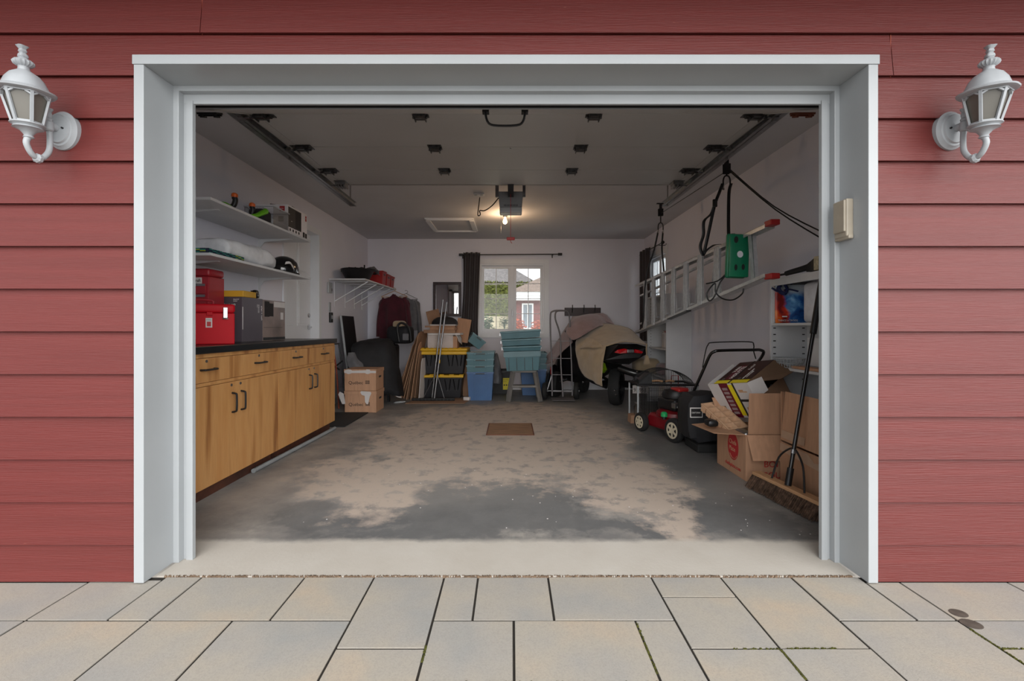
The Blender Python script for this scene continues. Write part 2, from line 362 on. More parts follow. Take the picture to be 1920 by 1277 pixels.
# ---------------- ground outside ----------------
drive = MB().box(-9, 9, -9, 2.01, -.12, -.0065).build('driveway', mSand, kind='structure')
tag(drive, 'driveway of large grey and tan paving stones in front of the garage')
slabs = []
def pv(x0, x1, y0, y1): slabs.append((x0, x1, y0, y1))
a, bY, cY, dY, eY = 2.008, 1.86, 1.71, 1.56, 1.41
sd = 1.968
pv(-2.25,-1.79,cY,sd); pv(-1.79,-1.575,cY,sd); pv(-1.575,-1.49,cY,a) ; pv(-1.49,-1.335,cY,a); pv(-1.335,-.89,cY,a); pv(-.89,-.59,cY,a)
slabs = [s for s in slabs if s[:2] not in ((-1.79,-1.575),(-1.575,-1.49))]; pv(-1.79,-1.49,cY,1.985)
pv(-.59,-.288,dY,a); pv(-.288,-.142,cY,a); pv(-.142,.16,cY,a); pv(.16,.605,cY,a); pv(.605,.905,bY,a); pv(.605,.905,dY,bY)
pv(.905,1.21,dY,a); pv(1.21,1.50,cY,a); pv(1.50,1.645,cY,sd); pv(1.645,2.1,cY,sd); pv(2.1,2.4,cY,sd); pv(2.4,2.85,cY,sd)
pv(-2.24,-1.79,eY,cY); pv(-1.79,-1.335,eY,cY); pv(-1.335,-1.025,eY-.15,cY); pv(-1.025,-.59,eY,cY); pv(-.59,-.288,eY-.15,dY)
pv(-.288,.01,eY,cY); pv(.01,.457,eY,cY); pv(.457,.605,eY,cY); pv(.605,.905,eY-.15,dY); pv(.905,1.21,eY,dY); pv(1.21,1.645,eY,cY)
pv(1.645,1.95,dY,cY); pv(1.645,2.1,eY,dY); pv(1.95,2.4,dY,cY); pv(2.1,2.4,eY,dY); pv(2.4,2.85,eY,cY); pv(-2.7,-2.25,cY,sd); pv(-2.7,-2.24,eY,cY)
random.seed(3)
for r_ in range(5):                                   # rows nearer the camera, same modules
    y1 = eY-.15*2*r_; x = -2.7
    while x < 2.84:
        w_ = min(random.choice((.3,.45,.45,.15)), 2.85-x)
        if w_ < .1: w_ = 2.85-x
        top = y1
        if r_ == 0:
            for (lx, hx) in ((-1.335,-1.025), (-.59,-.288), (.605,.905)):
                if x < hx-.01 and x+w_ > lx+.01:
                    if x < lx-.02: w_ = lx-x
                    else: x = lx; w_ = hx-lx; top = y1-.15
        if top-y1+.3 > .05: pv(x, x+w_, y1-.3, top)
        x += w_
for (x0, x1, y0, y1) in slabs:
    g = .0030; dz = random.uniform(-.0012, .0012)
    MB(tr((x0+x1)/2, (y0+y1)/2, -.003+dz, rz=random.uniform(-.12,.12))).frus((x1-x0-2*g, y1-y0-2*g), (x1-x0-2*g-.003, y1-y0-2*g-.003), -.035, 0, cap0=False).build('paving_stone', mPaver, drive)
# outer ground: coarser stones stay material beyond the frame
mb = MB(); random.seed(11)
def moss(x0, y0, x1, y1, n_, w_=.006):
    for i in range(n_):
        t_ = random.random(); x = x0+(x1-x0)*t_+random.uniform(-1,1)*w_*.5; y = y0+(y1-y0)*t_+random.uniform(-1,1)*w_*.5; s_ = random.uniform(.002,.006)
        mb.frus((s_*2,s_*2), (s_,s_), -.014, -.003+random.uniform(0,.002), M=tr(x,y,0,rz=random.uniform(0,90)))
moss(.46,1.70,.455,1.45,60); moss(-.3,1.41,.6,1.41,220,.008); moss(-.288,1.58,-.288,1.50,30); moss(.905,1.55,.905,1.41,60); moss(.93,1.56,1.1,1.56,50); moss(.75,1.56,.9,1.56,20)
moss(.91,1.41,1.2,1.41,50); moss(-1.79,1.41,-1.5,1.41,60); moss(1.65,1.56,1.645,1.42,30); moss(1.645,1.66,1.645,1.56,40); moss(1.65,1.56,1.75,1.56,30)
mb.build('moss', mMoss, kind='stuff', label='green moss growing in the joints of the paving', cat='moss', origin=(0,0,0))
mb = MB()                                              # crumbs of sand along the slab edge
mS2 = mat('pale joint sand', (128,106,86), .95, var=.3, vscale=40)
for i in range(1300):
    x = random.uniform(-1.5, 1.48); s_ = random.uniform(.0015,.005)
    mb.frus((s_*3,s_*2), (s_,s_), -.012, .002, M=tr(x, 2.0095+random.uniform(-.003,.006), 0, rz=random.uniform(0,90)))
mb.build('loose_sand', mS2, kind='stuff', label='loose sand gathered along the edge of the concrete slab', cat='sand', origin=(0,0,0))

# ---------------- garage shell ----------------
XL, XR, YB, ZC = -2.50, 2.33, 8.10, 2.63
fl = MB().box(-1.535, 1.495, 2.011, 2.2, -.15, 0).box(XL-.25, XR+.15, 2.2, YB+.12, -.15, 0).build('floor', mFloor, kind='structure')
MB().box(XL-.3, XR+.15, 2.0, YB+.12, ZC, ZC+.08).build('ceiling', mCeil, kind='structure')
# door side wall: core round the opening, clad outside
wf = MB().box(-4, -1.56, 1.985, 2.2, 0, 2.66).box(1.52, 4, 1.985, 2.2, 0, 2.66).box(-1.56, 1.52, 1.985, 2.2, 2.2, 2.66).build('wall_front', mWall, kind='structure')
def plank(parts, name='siding_plank'):
    mb = MB()
    for (x0, x1, z0, z1, zb) in parts:                # zb: the plank's true bottom, where it stands furthest out
        yf = lambda z: 1.957+.020*min(1, (z-zb)/.19)
        mb.add([(x0,yf(z0),z0),(x1,yf(z0),z0),(x1,yf(z1),z1),(x0,yf(z1),z1),(x0,yf(z0)+.009,z0),(x1,yf(z0)+.009,z0),(x1,yf(z1)+.009,z1),(x0,yf(z1)+.009,z1)],
               [(0,1,2,3),(4,7,6,5),(0,4,5,1),(3,2,6,7),(0,3,7,4),(1,5,6,2)])
    return mb.build(name, mRed, wf)
zl = lambda k: 2.322-.1802*k
OL, OR = -1.586, 1.544
for k in (-2,-1):
    z0, z1 = zl(k), min(zl(k-1)+.012, 2.66)
    js = [-3.9, -.3, 3.9] if k == -2 else [-3.9, 1.9, 3.9]
    for a_, b_ in zip(js, js[1:]): plank([(a_+.0015, b_-.0015, z0, z1, z0)])
plank([(-3.9, -1.3135, zl(0), zl(-1)+.012, zl(0))]); plank([(-1.3105, 3.9, zl(0), zl(-1)+.012, zl(0))])
z0, z1 = zl(1), zl(0)+.012
plank([(-3.9, OL, z0, z1, z0), (OL, OR, 2.2, z1, z0), (OR, 1.6125, z0, z1, z0)]); plank([(1.6155, 3.9, z0, z1, z0)])
wf_right = [None]
for k in range(2, 14):
    z0, z1 = max(zl(k), .003), zl(k-1)+.012
    for a_, b_ in ((-3.9, OL), (OR, 3.9)): plank([(a_, b_, z0, z1, zl(k))])
mCaulk = mat('rust coloured caulk', (150,66,44), .7, var=.2)
MB().box(1.6122, 1.6158, 1.972, 1.98, zl(1), zl(0)).box(-1.3138, -1.3102, 1.972, 1.98, zl(0), zl(-1)).build('caulk_joint', mCaulk, wf)
mScr = mat('pale scratch', (206,150,134), .7, var=.1)
# roof overhang
MB().box(-4.2, 4.2, 1.20, 2.0, 2.655, 2.70).box(-4.2, 4.2, 1.17, 1.20, 2.60, 2.80).build('roof_soffit', mTrim, kind='structure')
MB().add([(-4.3,1.14,2.81),(4.3,1.14,2.81),(4.3,5.2,4.4),(-4.3,5.2,4.4),(4.3,8.6,2.81),(-4.3,8.6,2.81)], [(0,1,2,3),(3,2,4,5)]).build('roof', mat('roof shingles', (84,80,80), .9, var=.3, vscale=20), kind='structure', solid=.04)
# interior side walls
dy0, dy1, dz1 = 5.14, 6.03, 2.285
MB().box(XL-.12, XL, 2.2, dy0, 0, ZC).box(XL-.12, XL, dy1, YB+.12, 0, ZC).box(XL-.12, XL, dy0, dy1, dz1, ZC).box(XL-.12, XL, dy0, dy1, 0, .15).build('wall_left', mWall, kind='structure')
wy0, wy1, wz0, wz1 = 6.95, 7.83, 1.05, 2.24
MB().box(XR, XR+.15, 2.2, wy0, 0, ZC).box(XR, XR+.15, wy1, YB+.12, 0, ZC).box(XR, XR+.15, wy0, wy1, 0, wz0).box(XR, XR+.15, wy0, wy1, wz1, ZC).build('wall_right', mWall, kind='structure')
bx0, bx1, bz0, bz1 = -.54, .585, .985, 2.195
MB().box(XL-.12, bx0, YB, YB+.15, 0, ZC).box(bx1, XR+.15, YB, YB+.15, 0, ZC).box(bx0, bx1, YB, YB+.15, 0, bz0).box(bx0, bx1, YB, YB+.15, bz1, ZC).build('wall_back', mWall, kind='structure')

# ---------------- white surround of the garage opening ----------------
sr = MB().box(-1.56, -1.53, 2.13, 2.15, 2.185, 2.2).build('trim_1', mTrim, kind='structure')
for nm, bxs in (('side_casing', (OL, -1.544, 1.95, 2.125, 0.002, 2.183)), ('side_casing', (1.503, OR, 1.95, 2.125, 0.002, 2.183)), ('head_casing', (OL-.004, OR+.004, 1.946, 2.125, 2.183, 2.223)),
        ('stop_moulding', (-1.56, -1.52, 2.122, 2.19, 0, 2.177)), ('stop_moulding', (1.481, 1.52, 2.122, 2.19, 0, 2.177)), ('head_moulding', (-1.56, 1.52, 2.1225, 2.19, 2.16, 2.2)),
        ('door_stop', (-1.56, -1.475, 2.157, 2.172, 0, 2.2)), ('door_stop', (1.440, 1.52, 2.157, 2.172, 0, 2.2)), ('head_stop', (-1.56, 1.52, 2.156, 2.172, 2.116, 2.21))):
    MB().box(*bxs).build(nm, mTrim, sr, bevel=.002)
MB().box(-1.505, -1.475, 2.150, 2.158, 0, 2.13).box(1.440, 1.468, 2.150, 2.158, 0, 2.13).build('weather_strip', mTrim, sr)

# ---------------- window in the back wall ----------------
def window(name, M, w_, h_, sashes, gridc, gridr, depth=.15, cas=.08):
    # local: x across, z up, y=0 at the room face, y>0 outwards; origin bottom left of the opening
    st_ = MB(M).box(-.002, .028, .002, depth, .03, h_-.03).box(w_-.028, w_+.002, .002, depth, .03, h_-.03).box(-.002, w_+.002, .002, depth, -.002, .03).box(-.002, w_+.002, .002, depth, h_-.03, h_+.002).build(name, mTrimI, kind='structure')
    for c_ in ((-cas, .004, -cas, h_+cas), (w_-.004, w_+cas, -cas, h_+cas), (.004, w_-.004, h_-.004, h_+cas), (.004, w_-.004, -cas, .004)): MB(M).box(c_[0], c_[1], -.014, .001, c_[2], c_[3]).build('casing', mTrimI, st_, bevel=.002)
    for (x0, x1) in sashes:
        f = .045
        sh = MB(M).box(x0, x0+f, .05, .10, .03, h_-.03).box(x1-f, x1, .05, .10, .03, h_-.03).box(x0+f, x1-f, .05, .10, .03, .03+f).box(x0+f, x1-f, .05, .10, h_-.03-f, h_-.03).build('sash', mTrimI, st_, bevel=.002)
        MB(M).box(x0+f-.005, x1-f+.005, .073, .077, .03+f-.005, h_-.03-f+.005).build('pane', mGlass, sh)
        for i in range(1, gridc):
            x = x0+f+(x1-x0-2*f)*i/gridc; MB(M).box(x-.006, x+.006, .066, .084, .03+f, h_-.03-f).build('muntin', mTrimI, sh)
        for i in range(1, gridr):
            z = .03+f+(h_-.06-2*f)*i/gridr; MB(M).box(x0+f, x1-f, .067, .083, z-.006, z+.006).build('muntin', mTrimI, sh)
    return st_
w1 = window('window_1', tr(bx0, YB, bz0), bx1-bx0, bz1-bz0, ((.025,.535),(.590,1.10)), 2, 4)
MB(tr(bx0, YB, bz0)).box(.535,.59,.03,.11,.03,bz1-bz0-.03).build('mullion', mTrimI, w1)
MB(tr(bx0, YB, bz0)).rbox(.555,.57,.015,.03,.28,.42,.004).build('latch', mMetal, w1)
Mrw = Matrix.Translation((XR, wy1, wz0)) @ Euler((0,0,R(-90))).to_matrix().to_4x4()
w2 = window('window_2', Mrw, wy1-wy0, wz1-wz0, ((.025,.44),(.45,.86)), 2, 4)

# entry door in the left wall, recessed
d2 = MB().box(XL-.145, XL-.10, dy0+.012, dy1-.012, .155, dz1-.012).build('door_2', mTrimI, kind='structure')
tag(d2, 'white six panel house door in the left wall')
for (y0, y1, z0, z1) in ((dy0+.11,dy0+.39,1.75,2.15),(dy0+.5,dy0+.78,1.75,2.15),(dy0+.11,dy0+.39,1.1,1.65),(dy0+.5,dy0+.78,1.1,1.65),(dy0+.11,dy0+.39,.35,.95),(dy0+.5,dy0+.78,.35,.95)):
    MB().box(XL-.101, XL-.094, y0, y1, z0, z1).box(XL-.101, XL-.088, y0+.03, y1-.03, z0+.03, z1-.03).build('door_panel', mTrimI, d2, bevel=.004)
MB().lathe([(.03,0),(.03,.012),(.022,.018)], 20, M=tr(XL-.10, 5.96, 1.235) @ tr(ry=90)).build('deadbolt', mChrome, d2, smooth=True)
MB().lathe([(.032,0),(.032,.01),(.012,.014),(.012,.04)], 20, M=tr(XL-.10, 5.96, 1.085) @ tr(ry=90)).tube([(XL-.065,5.96,1.085),(XL-.055,5.92,1.087),(XL-.055,5.85,1.083)], .008, 8, 4).build('door_handle', mChrome, d2, smooth=True)
MB().box(XL-.13, XL+.014, dy0-.065, dy0+.01, .151, dz1+.065).box(XL-.13, XL+.014, dy1-.01, dy1+.065, .151, dz1+.065).box(XL-.13, XL+.013, dy0+.01, dy1-.01, dz1-.01, dz1+.065).build('trim_2', mTrimI, kind='structure', bevel=.003)
MB().box(XL, XL+.012, 6.1, YB, 0, .09).build('baseboard_left', mTrimI, kind='structure')
MB().box(XL+.012, XR, YB-.012, YB, 0, .09).build('baseboard_back', mTrimI, kind='structure')

# ---------------- what stands outside behind the garage ----------------
MB().box(-40, 40, 8.25, 80, -.4, -.25).build('ground', mat('lawn', (96,104,62), .95, var=.3, vscale=3), kind='structure')
mShing = mat('brown roof shingles', (150,132,122), .9, var=.35, vscale=14, stretch=(1,1,5))
mShingG = mat('grey roof shingles', (128,122,122), .9, var=.35, vscale=6, stretch=(1,1,6))
Yh = 17.0
hs = thing('neighbour_house', 'red sided house with white fascia seen through the right window sash', 'house', (2.6, Yh, -.25))
def hx(px, py, Y=Yh): return P(px, py, Y)
xl = hx(958.5, 0).x; zt = hx(0, 564).z; zf = hx(0, 554).z
for i in range(14):
    z_ = -.25+i*.2
    if z_ < zt: MB().add([(xl, Yh-.012, z_), (xl+5, Yh-.012, z_), (xl+5, Yh, min(z_+.2, zt)), (xl, Yh, min(z_+.2, zt)), (xl,Yh+.01,z_),(xl+5,Yh+.01,z_),(xl+5,Yh+.02,min(z_+.2,zt)),(xl,Yh+.02,min(z_+.2,zt))], [(0,1,2,3),(0,4,5,1),(4,7,6,5),(0,3,7,4),(1,5,6,2)]).build('siding_plank', mRed, hs)
MB().box(xl, xl+5, Yh+.02, Yh+4, -.25, zt).build('wall', mRed, hs)
MB().box(xl-.05, xl+5.3, Yh-.4, Yh+4.3, zt, zt+.16).build('soffit', mTrimI, hs); MB().box(xl-.08, xl+5.35, Yh-.45, Yh+4.35, zt+.16, zt+.30).build('fascia', mTrimI, hs)
zr = zt+.30
MB().add([(xl-.10,Yh-.5,zr),(xl+5.4,Yh-.5,zr),(xl+5.4,Yh+4.4,zr),(xl-.10,Yh+4.4,zr),(xl+2.5,Yh+1.95,zr+1.35)], [(0,1,4),(1,2,4),(2,3,4),(3,0,4),(0,3,2,1)]).build('roof', mShing, hs)
wa, wb = hx(978.5, 569), hx(1000, 617)
fr = MB().box(wa.x, wb.x, Yh-.06, Yh, wb.z, wa.z).build('window_frame', mTrimI, hs)
MB().box(wa.x+.05, wb.x-.05, Yh-.065, Yh-.055, wb.z+.05, wa.z-.05).build('pane', mat('dark window glass', (120,128,138), .15, var=.2, vscale=5), fr)
MB().box((wa.x+wb.x)/2-.015, (wa.x+wb.x)/2+.015, Yh-.075, Yh-.06, wb.z+.05, wa.z-.05).build('muntin', mTrimI, fr)
fh = thing('far_house', 'large grey shingled roof beyond the hedge seen through the left window sash', 'house', (-4, 34, -.25))
za = hx(0, 530, 34).z
MB().box(-14, 1.3, 34, 42, -.25, za).build('wall', mat('pale render', (200,192,180), .8), fh)
MB().add([(-14.5,33.4,za),(1.8,33.4,za),(1.8,42.6,za),(-14.5,42.6,za),(-9,38,za+4.3),(-4.5,38,za+4.3)], [(0,1,5,4),(1,2,5),(2,3,4,5),(3,0,4),(0,3,2,1)]).build('roof', mShingG, fh)
mHedge = mat('hedge leaves', (112,118,52), .9, var=.5, vscale=9, objvar=.2)
random.seed(5)
mb = MB(); hz = hx(0, 528, 24).z
mb.box(-7.5, 2.6, 24.3, 25.4, -.25, hz-.15)
for i in range(9000):
    x = random.uniform(-7.6, 2.8); z = random.uniform(-.25, hz+.05); y = 24.3+random.uniform(-.28,.1); s_ = random.uniform(.03,.075); T = tr(x,y,z, random.uniform(0,180), random.uniform(0,180))
    mb.add([(-s_,-s_,0),(s_,-s_*.4,0),(s_*.3,s_,0)], [(0,1,2)], T)
mb.build('hedge', mHedge, label='tall clipped yellow green hedge behind the patio', cat='hedge', kind='stuff', fixn=False)
mb = MB(); mPat = mat('sandy paving', (206,196,170), .9, var=.15, vscale=4)
MB().box(-6, 2.4, 10, 22, -.25, -.2).build('patio', mPat, kind='structure')
pw = thing('garden_wall', 'low tan stone retaining wall in front of the hedge', 'wall', (-2, 19, -.25)); random.seed(2)
for r_ in range(8):
    x = -5.5+(r_ % 2)*.3
    while x < .9:
        MB().box(x+.01, x+.62, 19, 19.35+random.uniform(-.03,.03), -.2+r_*.22, -.2+r_*.22+.21).build('stone', mPat, pw); x += .63
def shrub(px, py, Y, r, n_, rgb, label):
    c = P(px, py, Y); mb = MB(); zz = -.25
    mb.tube([(c.x, Y, zz), (c.x, Y, c.z)], .02, 5)
    for i in range(n_):
        d = Vector((random.gauss(0,1), random.gauss(0,1), random.gauss(0,1))).normalized()*r*random.uniform(.3,1); T = tr(c.x+d.x, Y+d.y, c.z+d.z*.9, random.uniform(0,180), random.uniform(0,180)); s_ = r*.16
        mb.add([(-s_,0,0),(0,-s_*.4,0),(s_*1.6,0,0),(0,s_*.4,0)], [(0,1,2,3)], T)
    mb.build('shrub', mat('leaf '+label, rgb, .8, var=.4, vscale=10), label=label, cat='shrub', fixn=False)
shrub(908, 608, 12, .28, 400, (52,84,44), 'dark green shrub outside the lower left window corner')
shrub(946, 604, 11.5, .16, 160, (48,76,50), 'small dark leafy shrub beside the window mullion')
shrub(972, 611, 15.5, .3, 300, (196,92,62), 'rust orange bush by the red house wall')
shrub(1009, 613, 15.5, .28, 260, (200,96,66), 'orange bush at the right of the white house window')
# ---------------- overhead door, rolled up under the ceiling ----------------
mDoor = mat('embossed door skin', (172,170,168), .36, var=.04, vscale=3, bump=.12, bscale=160, stretch=(.3,1,1))
dr = MB().box(-1.60, 1.57, 4.30, 4.318, 2.402, 2.448).build('door_1', mDoor, kind='structure')
tag(dr, 'white sectional overhead garage door rolled up under the ceiling')
st = [(2.33, 2.178), (2.84, 2.385), (3.40, 2.402), (3.894, 2.402), (4.317, 2.402)]
for (ya, za), (yb, zb) in zip(st, st[1:]):
    d = Vector((0, yb-ya, zb-za)); L = d.length; a_ = math.atan2(zb-za, yb-ya)
    T = Matrix.Translation((0, ya, za)) @ Matrix.Rotation(a_, 4, 'X')
    MB(T).box(-1.62, 1.585, .003, L-.003, 0, .042).build('door_section', mDoor, dr, bevel=.003)
    MB(T).box(-1.62, -1.56, .004, L-.004, -.003, .0).box(1.525, 1.585, .004, L-.004, -.003, .0).build('end_stile', mDoor, dr)
MB(Matrix.Translation((0,2.33,2.178)) @ Matrix.Rotation(.386, 4, 'X')).box(-1.62, 1.585, -.045, 0, .002, .04).build('bottom_seal', mRubber, dr)
MB(Matrix.Translation((0,2.33,2.178)) @ Matrix.Rotation(.386, 4, 'X')).box(-1.62, 1.585, -.006, .02, -.004, .001).build('bottom_rail', mTrim, dr)
mHinge = mat('worn dark zinc', (96,96,98), .35, metal=.8, var=.3, vscale=40)
def hinge(M, wide):
    h = MB(M); w_ = .075 if wide else .05
    h.box(-w_, w_, -.045, -.006, -.004, 0).box(-w_, w_, .006, .045, -.004, 0).box(-.03,.03,-.03,.03,-.026,-.004).box(-.035,-.029,-.035,.035,-.036,0).box(.029,.035,-.035,.035,-.036,0)
    h.cyl((-w_*.9,0,-.022), (w_*.9,0,-.022), .008, 8)
    for sx_ in (-1, 1):
        for sy in (-1, 1): h.cyl((sx_*w_*.75, sy*.028, -.009), (sx_*w_*.75, sy*.028, -.003), .007, 6)
    return h.build('hinge', mHinge, dr)
for i, (ya, za) in enumerate(st[1:4]):
    T = Matrix.Translation((0, ya, za-.001))
    for x in (-.557, .510): hinge(T @ Matrix.Translation((x,0,0)), False)
    for x, s_ in ((-1.53, -1), (1.50, 1)):
        hinge(T @ Matrix.Translation((x,0,0)), True)
        MB(T @ Matrix.Translation((x,0,0))).cyl((s_*.05,0,-.022), (s_*.13,0,-.022), .006, 8).cyl((s_*.105,0,-.022), (s_*.13,0,-.022), .022, 12).build('roller', mMetal, dr, smooth=True)
for x, s_ in ((-1.54, -1), (1.51, 1)):                     # top fixtures
    mb = MB(tr(x, 4.22, 2.40)).box(-.05,.05,-.06,.06,-.006,0).box(-.045,.045,-.04,.04,-.03,-.006)
    for k in range(4): mb.box(-.04+.024*k, -.028+.024*k, -.05, .05, -.05, -.03)
    mb.cyl((s_*.02,0,-.03),(s_*.12,0,-.03),.007,8).build('top_fixture', mMetal, dr)
for x, c_ in ((-1.565, mDkMetal), (1.515, mat('rusty steel', (110,60,44), .7, metal=.4))):   # bottom brackets with rollers
    MB(tr(x, 2.40, 2.19, rx=22)).box(-.05,.05,-.02,.04,-.010,0).cyl((-.06,.01,-.014),(.06,.01,-.014),.005,8).box(-.04,-.03,-.015,.03,-.025,0).box(.03,.04,-.015,.03,-.025,0).build('bottom_bracket', c_, dr)
MB().tube([(-.135,2.43,2.215),(-.125,2.44,2.165),(-.09,2.45,2.145),(.03,2.45,2.145),(.065,2.44,2.165),(.075,2.43,2.215)], .009, 8, 4, flat=.7).box(-.15,-.115,2.42,2.46,2.205,2.213).box(.055,.09,2.42,2.46,2.205,2.213).build('pull_handle', mDkMetal, dr, smooth=True)
text('L', .03, Matrix.Translation((-.01, 3.43, 2.4005)) @ tr(rx=180), mInk, dr)
for sx_, X_, lab in ((-1, -1.655, 'steel overhead door track on the left, curved down beside the opening'), (1, 1.615, 'steel overhead door track on the right, beside the hanging pulley')):
    t_ = thing('door_track', lab, 'track', (X_, 2.28, 0), group='tracks of the overhead door')
    pr = [(0,-.02),(0,.02)]
    path = [Vector((X_, 2.29, .05)), Vector((X_, 2.29, 1.2)), Vector((X_, 2.29, 1.98))]
    for k in range(1, 9):
        a_ = k/8*math.pi/2; path.append(Vector((X_, 2.29+.40*(1-math.cos(a_)), 1.98+.40*math.sin(a_))))
    path.append(Vector((X_, 4.9, 2.38)))
    vs = []; fs = []; sec = [(.0, -.022), (.024, -.022), (.024, -.018), (.003,-.018), (.003,.018), (.024,.018), (.024,.022), (0,.022)]
    for i, p in enumerate(path):
        d = (path[min(i+1, len(path)-1)]-path[max(i-1, 0)]).normalized(); up = Vector((1,0,0)).cross(d).normalized()
        for (u, v) in sec: vs.append(p+Vector((-sx_*u,0,0))+up*v)
    n_ = len(sec)
    for i in range(len(path)-1):
        for k in range(n_): l = (k+1) % n_; fs.append((i*n_+k, i*n_+l, (i+1)*n_+l, (i+1)*n_+k))
    MB().add(vs, fs).build('rail', mMetal, t_)
    MB().box(X_+sx_*.004, X_+sx_*.045, 2.7, 4.9, 2.36, 2.364).box(X_+sx_*.004, X_+sx_*.008, 2.7, 4.9, 2.36, 2.40).build('reinforcing_angle', mMetal, t_)
    for y in (3.5, 4.82):
        hb = MB().box(X_+sx_*.01, X_+sx_*.014, y-.016, y+.016, 2.34, 2.63)
        for k in range(7): hb.cyl((X_+sx_*.009, y, 2.37+k*.036), (X_+sx_*.0155, y, 2.37+k*.036), .007, 6)
        hb.box(X_+sx_*.01, X_+sx_*.06, y-.016, y+.016, 2.622, 2.63).build('hanger_strap', mMetal, t_)

# ---------------- opener, bulb, hatch ----------------
op = thing('door_opener', 'grey steel garage door opener with vent slots on a wooden board at the ceiling', 'opener', (0, 4.75, 2.24))
mOp = mat('opener housing', (112,112,114), .35, metal=.1, var=.06)
MB().box(-.15, .145, 4.72, 4.90, 2.60, 2.63).build('mounting_board', mTan, op)
hb = MB(); hb.add([(-.13,4.7,2.46),(.125,4.7,2.46),(.125,4.87,2.46),(-.13,4.87,2.46),(-.115,4.71,2.30),(.112,4.71,2.30),(.112,4.85,2.30),(-.115,4.85,2.30)], [(0,1,2,3),(7,6,5,4),(0,4,5,1),(1,5,6,2),(2,6,7,3),(3,7,4,0)]).build('housing', mOp, op, bevel=.008)
MB().rbox(-.115,.112,4.695,4.84,2.245,2.302,.012).build('light_cover', mat('opener lens', (158,160,162), .25, metal=.0, var=.1), op)
for k in range(10): MB().box(-.07+.0145*k, -.063+.0145*k, 4.7055, 4.712, 2.312, 2.328).build('vent_slot', mBlack, op)
MB().box(-.16,-.125,4.76,4.79,2.42,2.63).build('hanging_bracket', mMetal, op); MB().box(.12,.15,4.76,4.79,2.42,2.63).build('hanging_bracket', mMetal, op)
MB().box(-.022,.018,2.9,4.72,2.455,2.485).box(-.03,.026,4.28,4.70,2.40,2.46).box(-.06,.055,4.40,4.43,2.44,2.455).build('drive_rail', mBlack, op)
MB().tube([(-.125,4.82,2.43),(-.20,4.88,2.36),(-.28,4.96,2.33),(-.335,5.0,2.34),(-.33,5.0,2.30),(-.345,5.02,2.29),(-.36,5.05,2.31),(-.36,5.2,2.45),(-.36,5.36,2.58)], .006, 8, 5).build('power_cord', mBlack, op, smooth=True)
ou = MB().rbox(-.43,-.31,5.33,5.42,2.612,2.632,.005).build('ceiling_outlet', mWhite, label='white ceiling outlet with the opener cord plugged in', cat='outlet')
MB().cyl((-.405,5.37,2.608),(-.405,5.37,2.613),.017,14).build('socket_face', mTrim, ou); MB().cyl((-.34,5.37,2.608),(-.34,5.37,2.613),.017,14).build('socket_face', mTrim, ou)
eh = thing('release_handle', 'red emergency release pull hanging on a cord from the opener', 'handle', (0,4.6,1.93))
MB().cyl((-.003,4.6,1.97),(-.003,4.6,2.44),.0022,6).build('cord', mInkR, eh)
MB().rbox(-.042,.038,4.59,4.61,1.945,1.975,.006).tube([(-.003,4.6,1.945),(.0,4.6,1.925),(.01,4.6,1.915)],.003,6).build('grip', mRedPl, eh)
bl = thing('ceiling_bulb', 'lit bare light bulb in a white porcelain ceiling socket', 'lamp', (-.08, 6.3, 2.45))
MB(tr(-.08,6.3,2.63)).lathe([(.055,0),(.055,-.012),(.035,-.025),(.028,-.05)], 20).build('socket', mTrim, bl, smooth=True)
m = bpy.data.materials.new('lit bulb glass'); m.use_nodes = True; b_ = m.node_tree.nodes['Principled BSDF']; b_.inputs['Base Color'].default_value = (1,.85,.6,1)
b_.inputs['Emission Color'].default_value = (1,.62,.28,1); b_.inputs['Emission Strength'].default_value = 3.5
MB(tr(-.08,6.3,2.58)).lathe([(.014,0),(.016,-.02),(.026,-.04),(.031,-.06),(.028,-.078),(.016,-.090),(.004,-.094)], 20).build('glass_bulb', m, bl, smooth=True)
MB().cyl((-.135,6.28,2.36),(-.135,6.28,2.62),.0016,5).build('pull_chain', mMetal, bl)
pl = bpy.data.lights.new('bulb_light', 'POINT'); pl.energy = 4.5; pl.color = (1,.66,.38); pl.shadow_soft_size = .035
po = bpy.data.objects.new('bulb_light', pl); COL.objects.link(po); po.location = (-.08, 6.3, 2.44); po.parent = None
ht = MB().box(-1.15,-.60,6.62,7.34,2.618,2.632).build('attic_hatch', mCeil, label='white framed attic hatch panel in the ceiling', cat='hatch')
for (x0,x1,y0,y1) in ((-1.22,-.53,6.55,6.615),(-1.22,-.53,7.345,7.41),(-1.22,-1.155,6.6151,7.3449),(-.595,-.53,6.6151,7.3449)): MB().box(x0,x1,y0,y1,2.612,2.632).box(x0+.02*(x1-x0>.1),x1-.02*(x1-x0>.1),y0+.02,y1-.02,2.600,2.613).build('frame', mTrimI, ht)

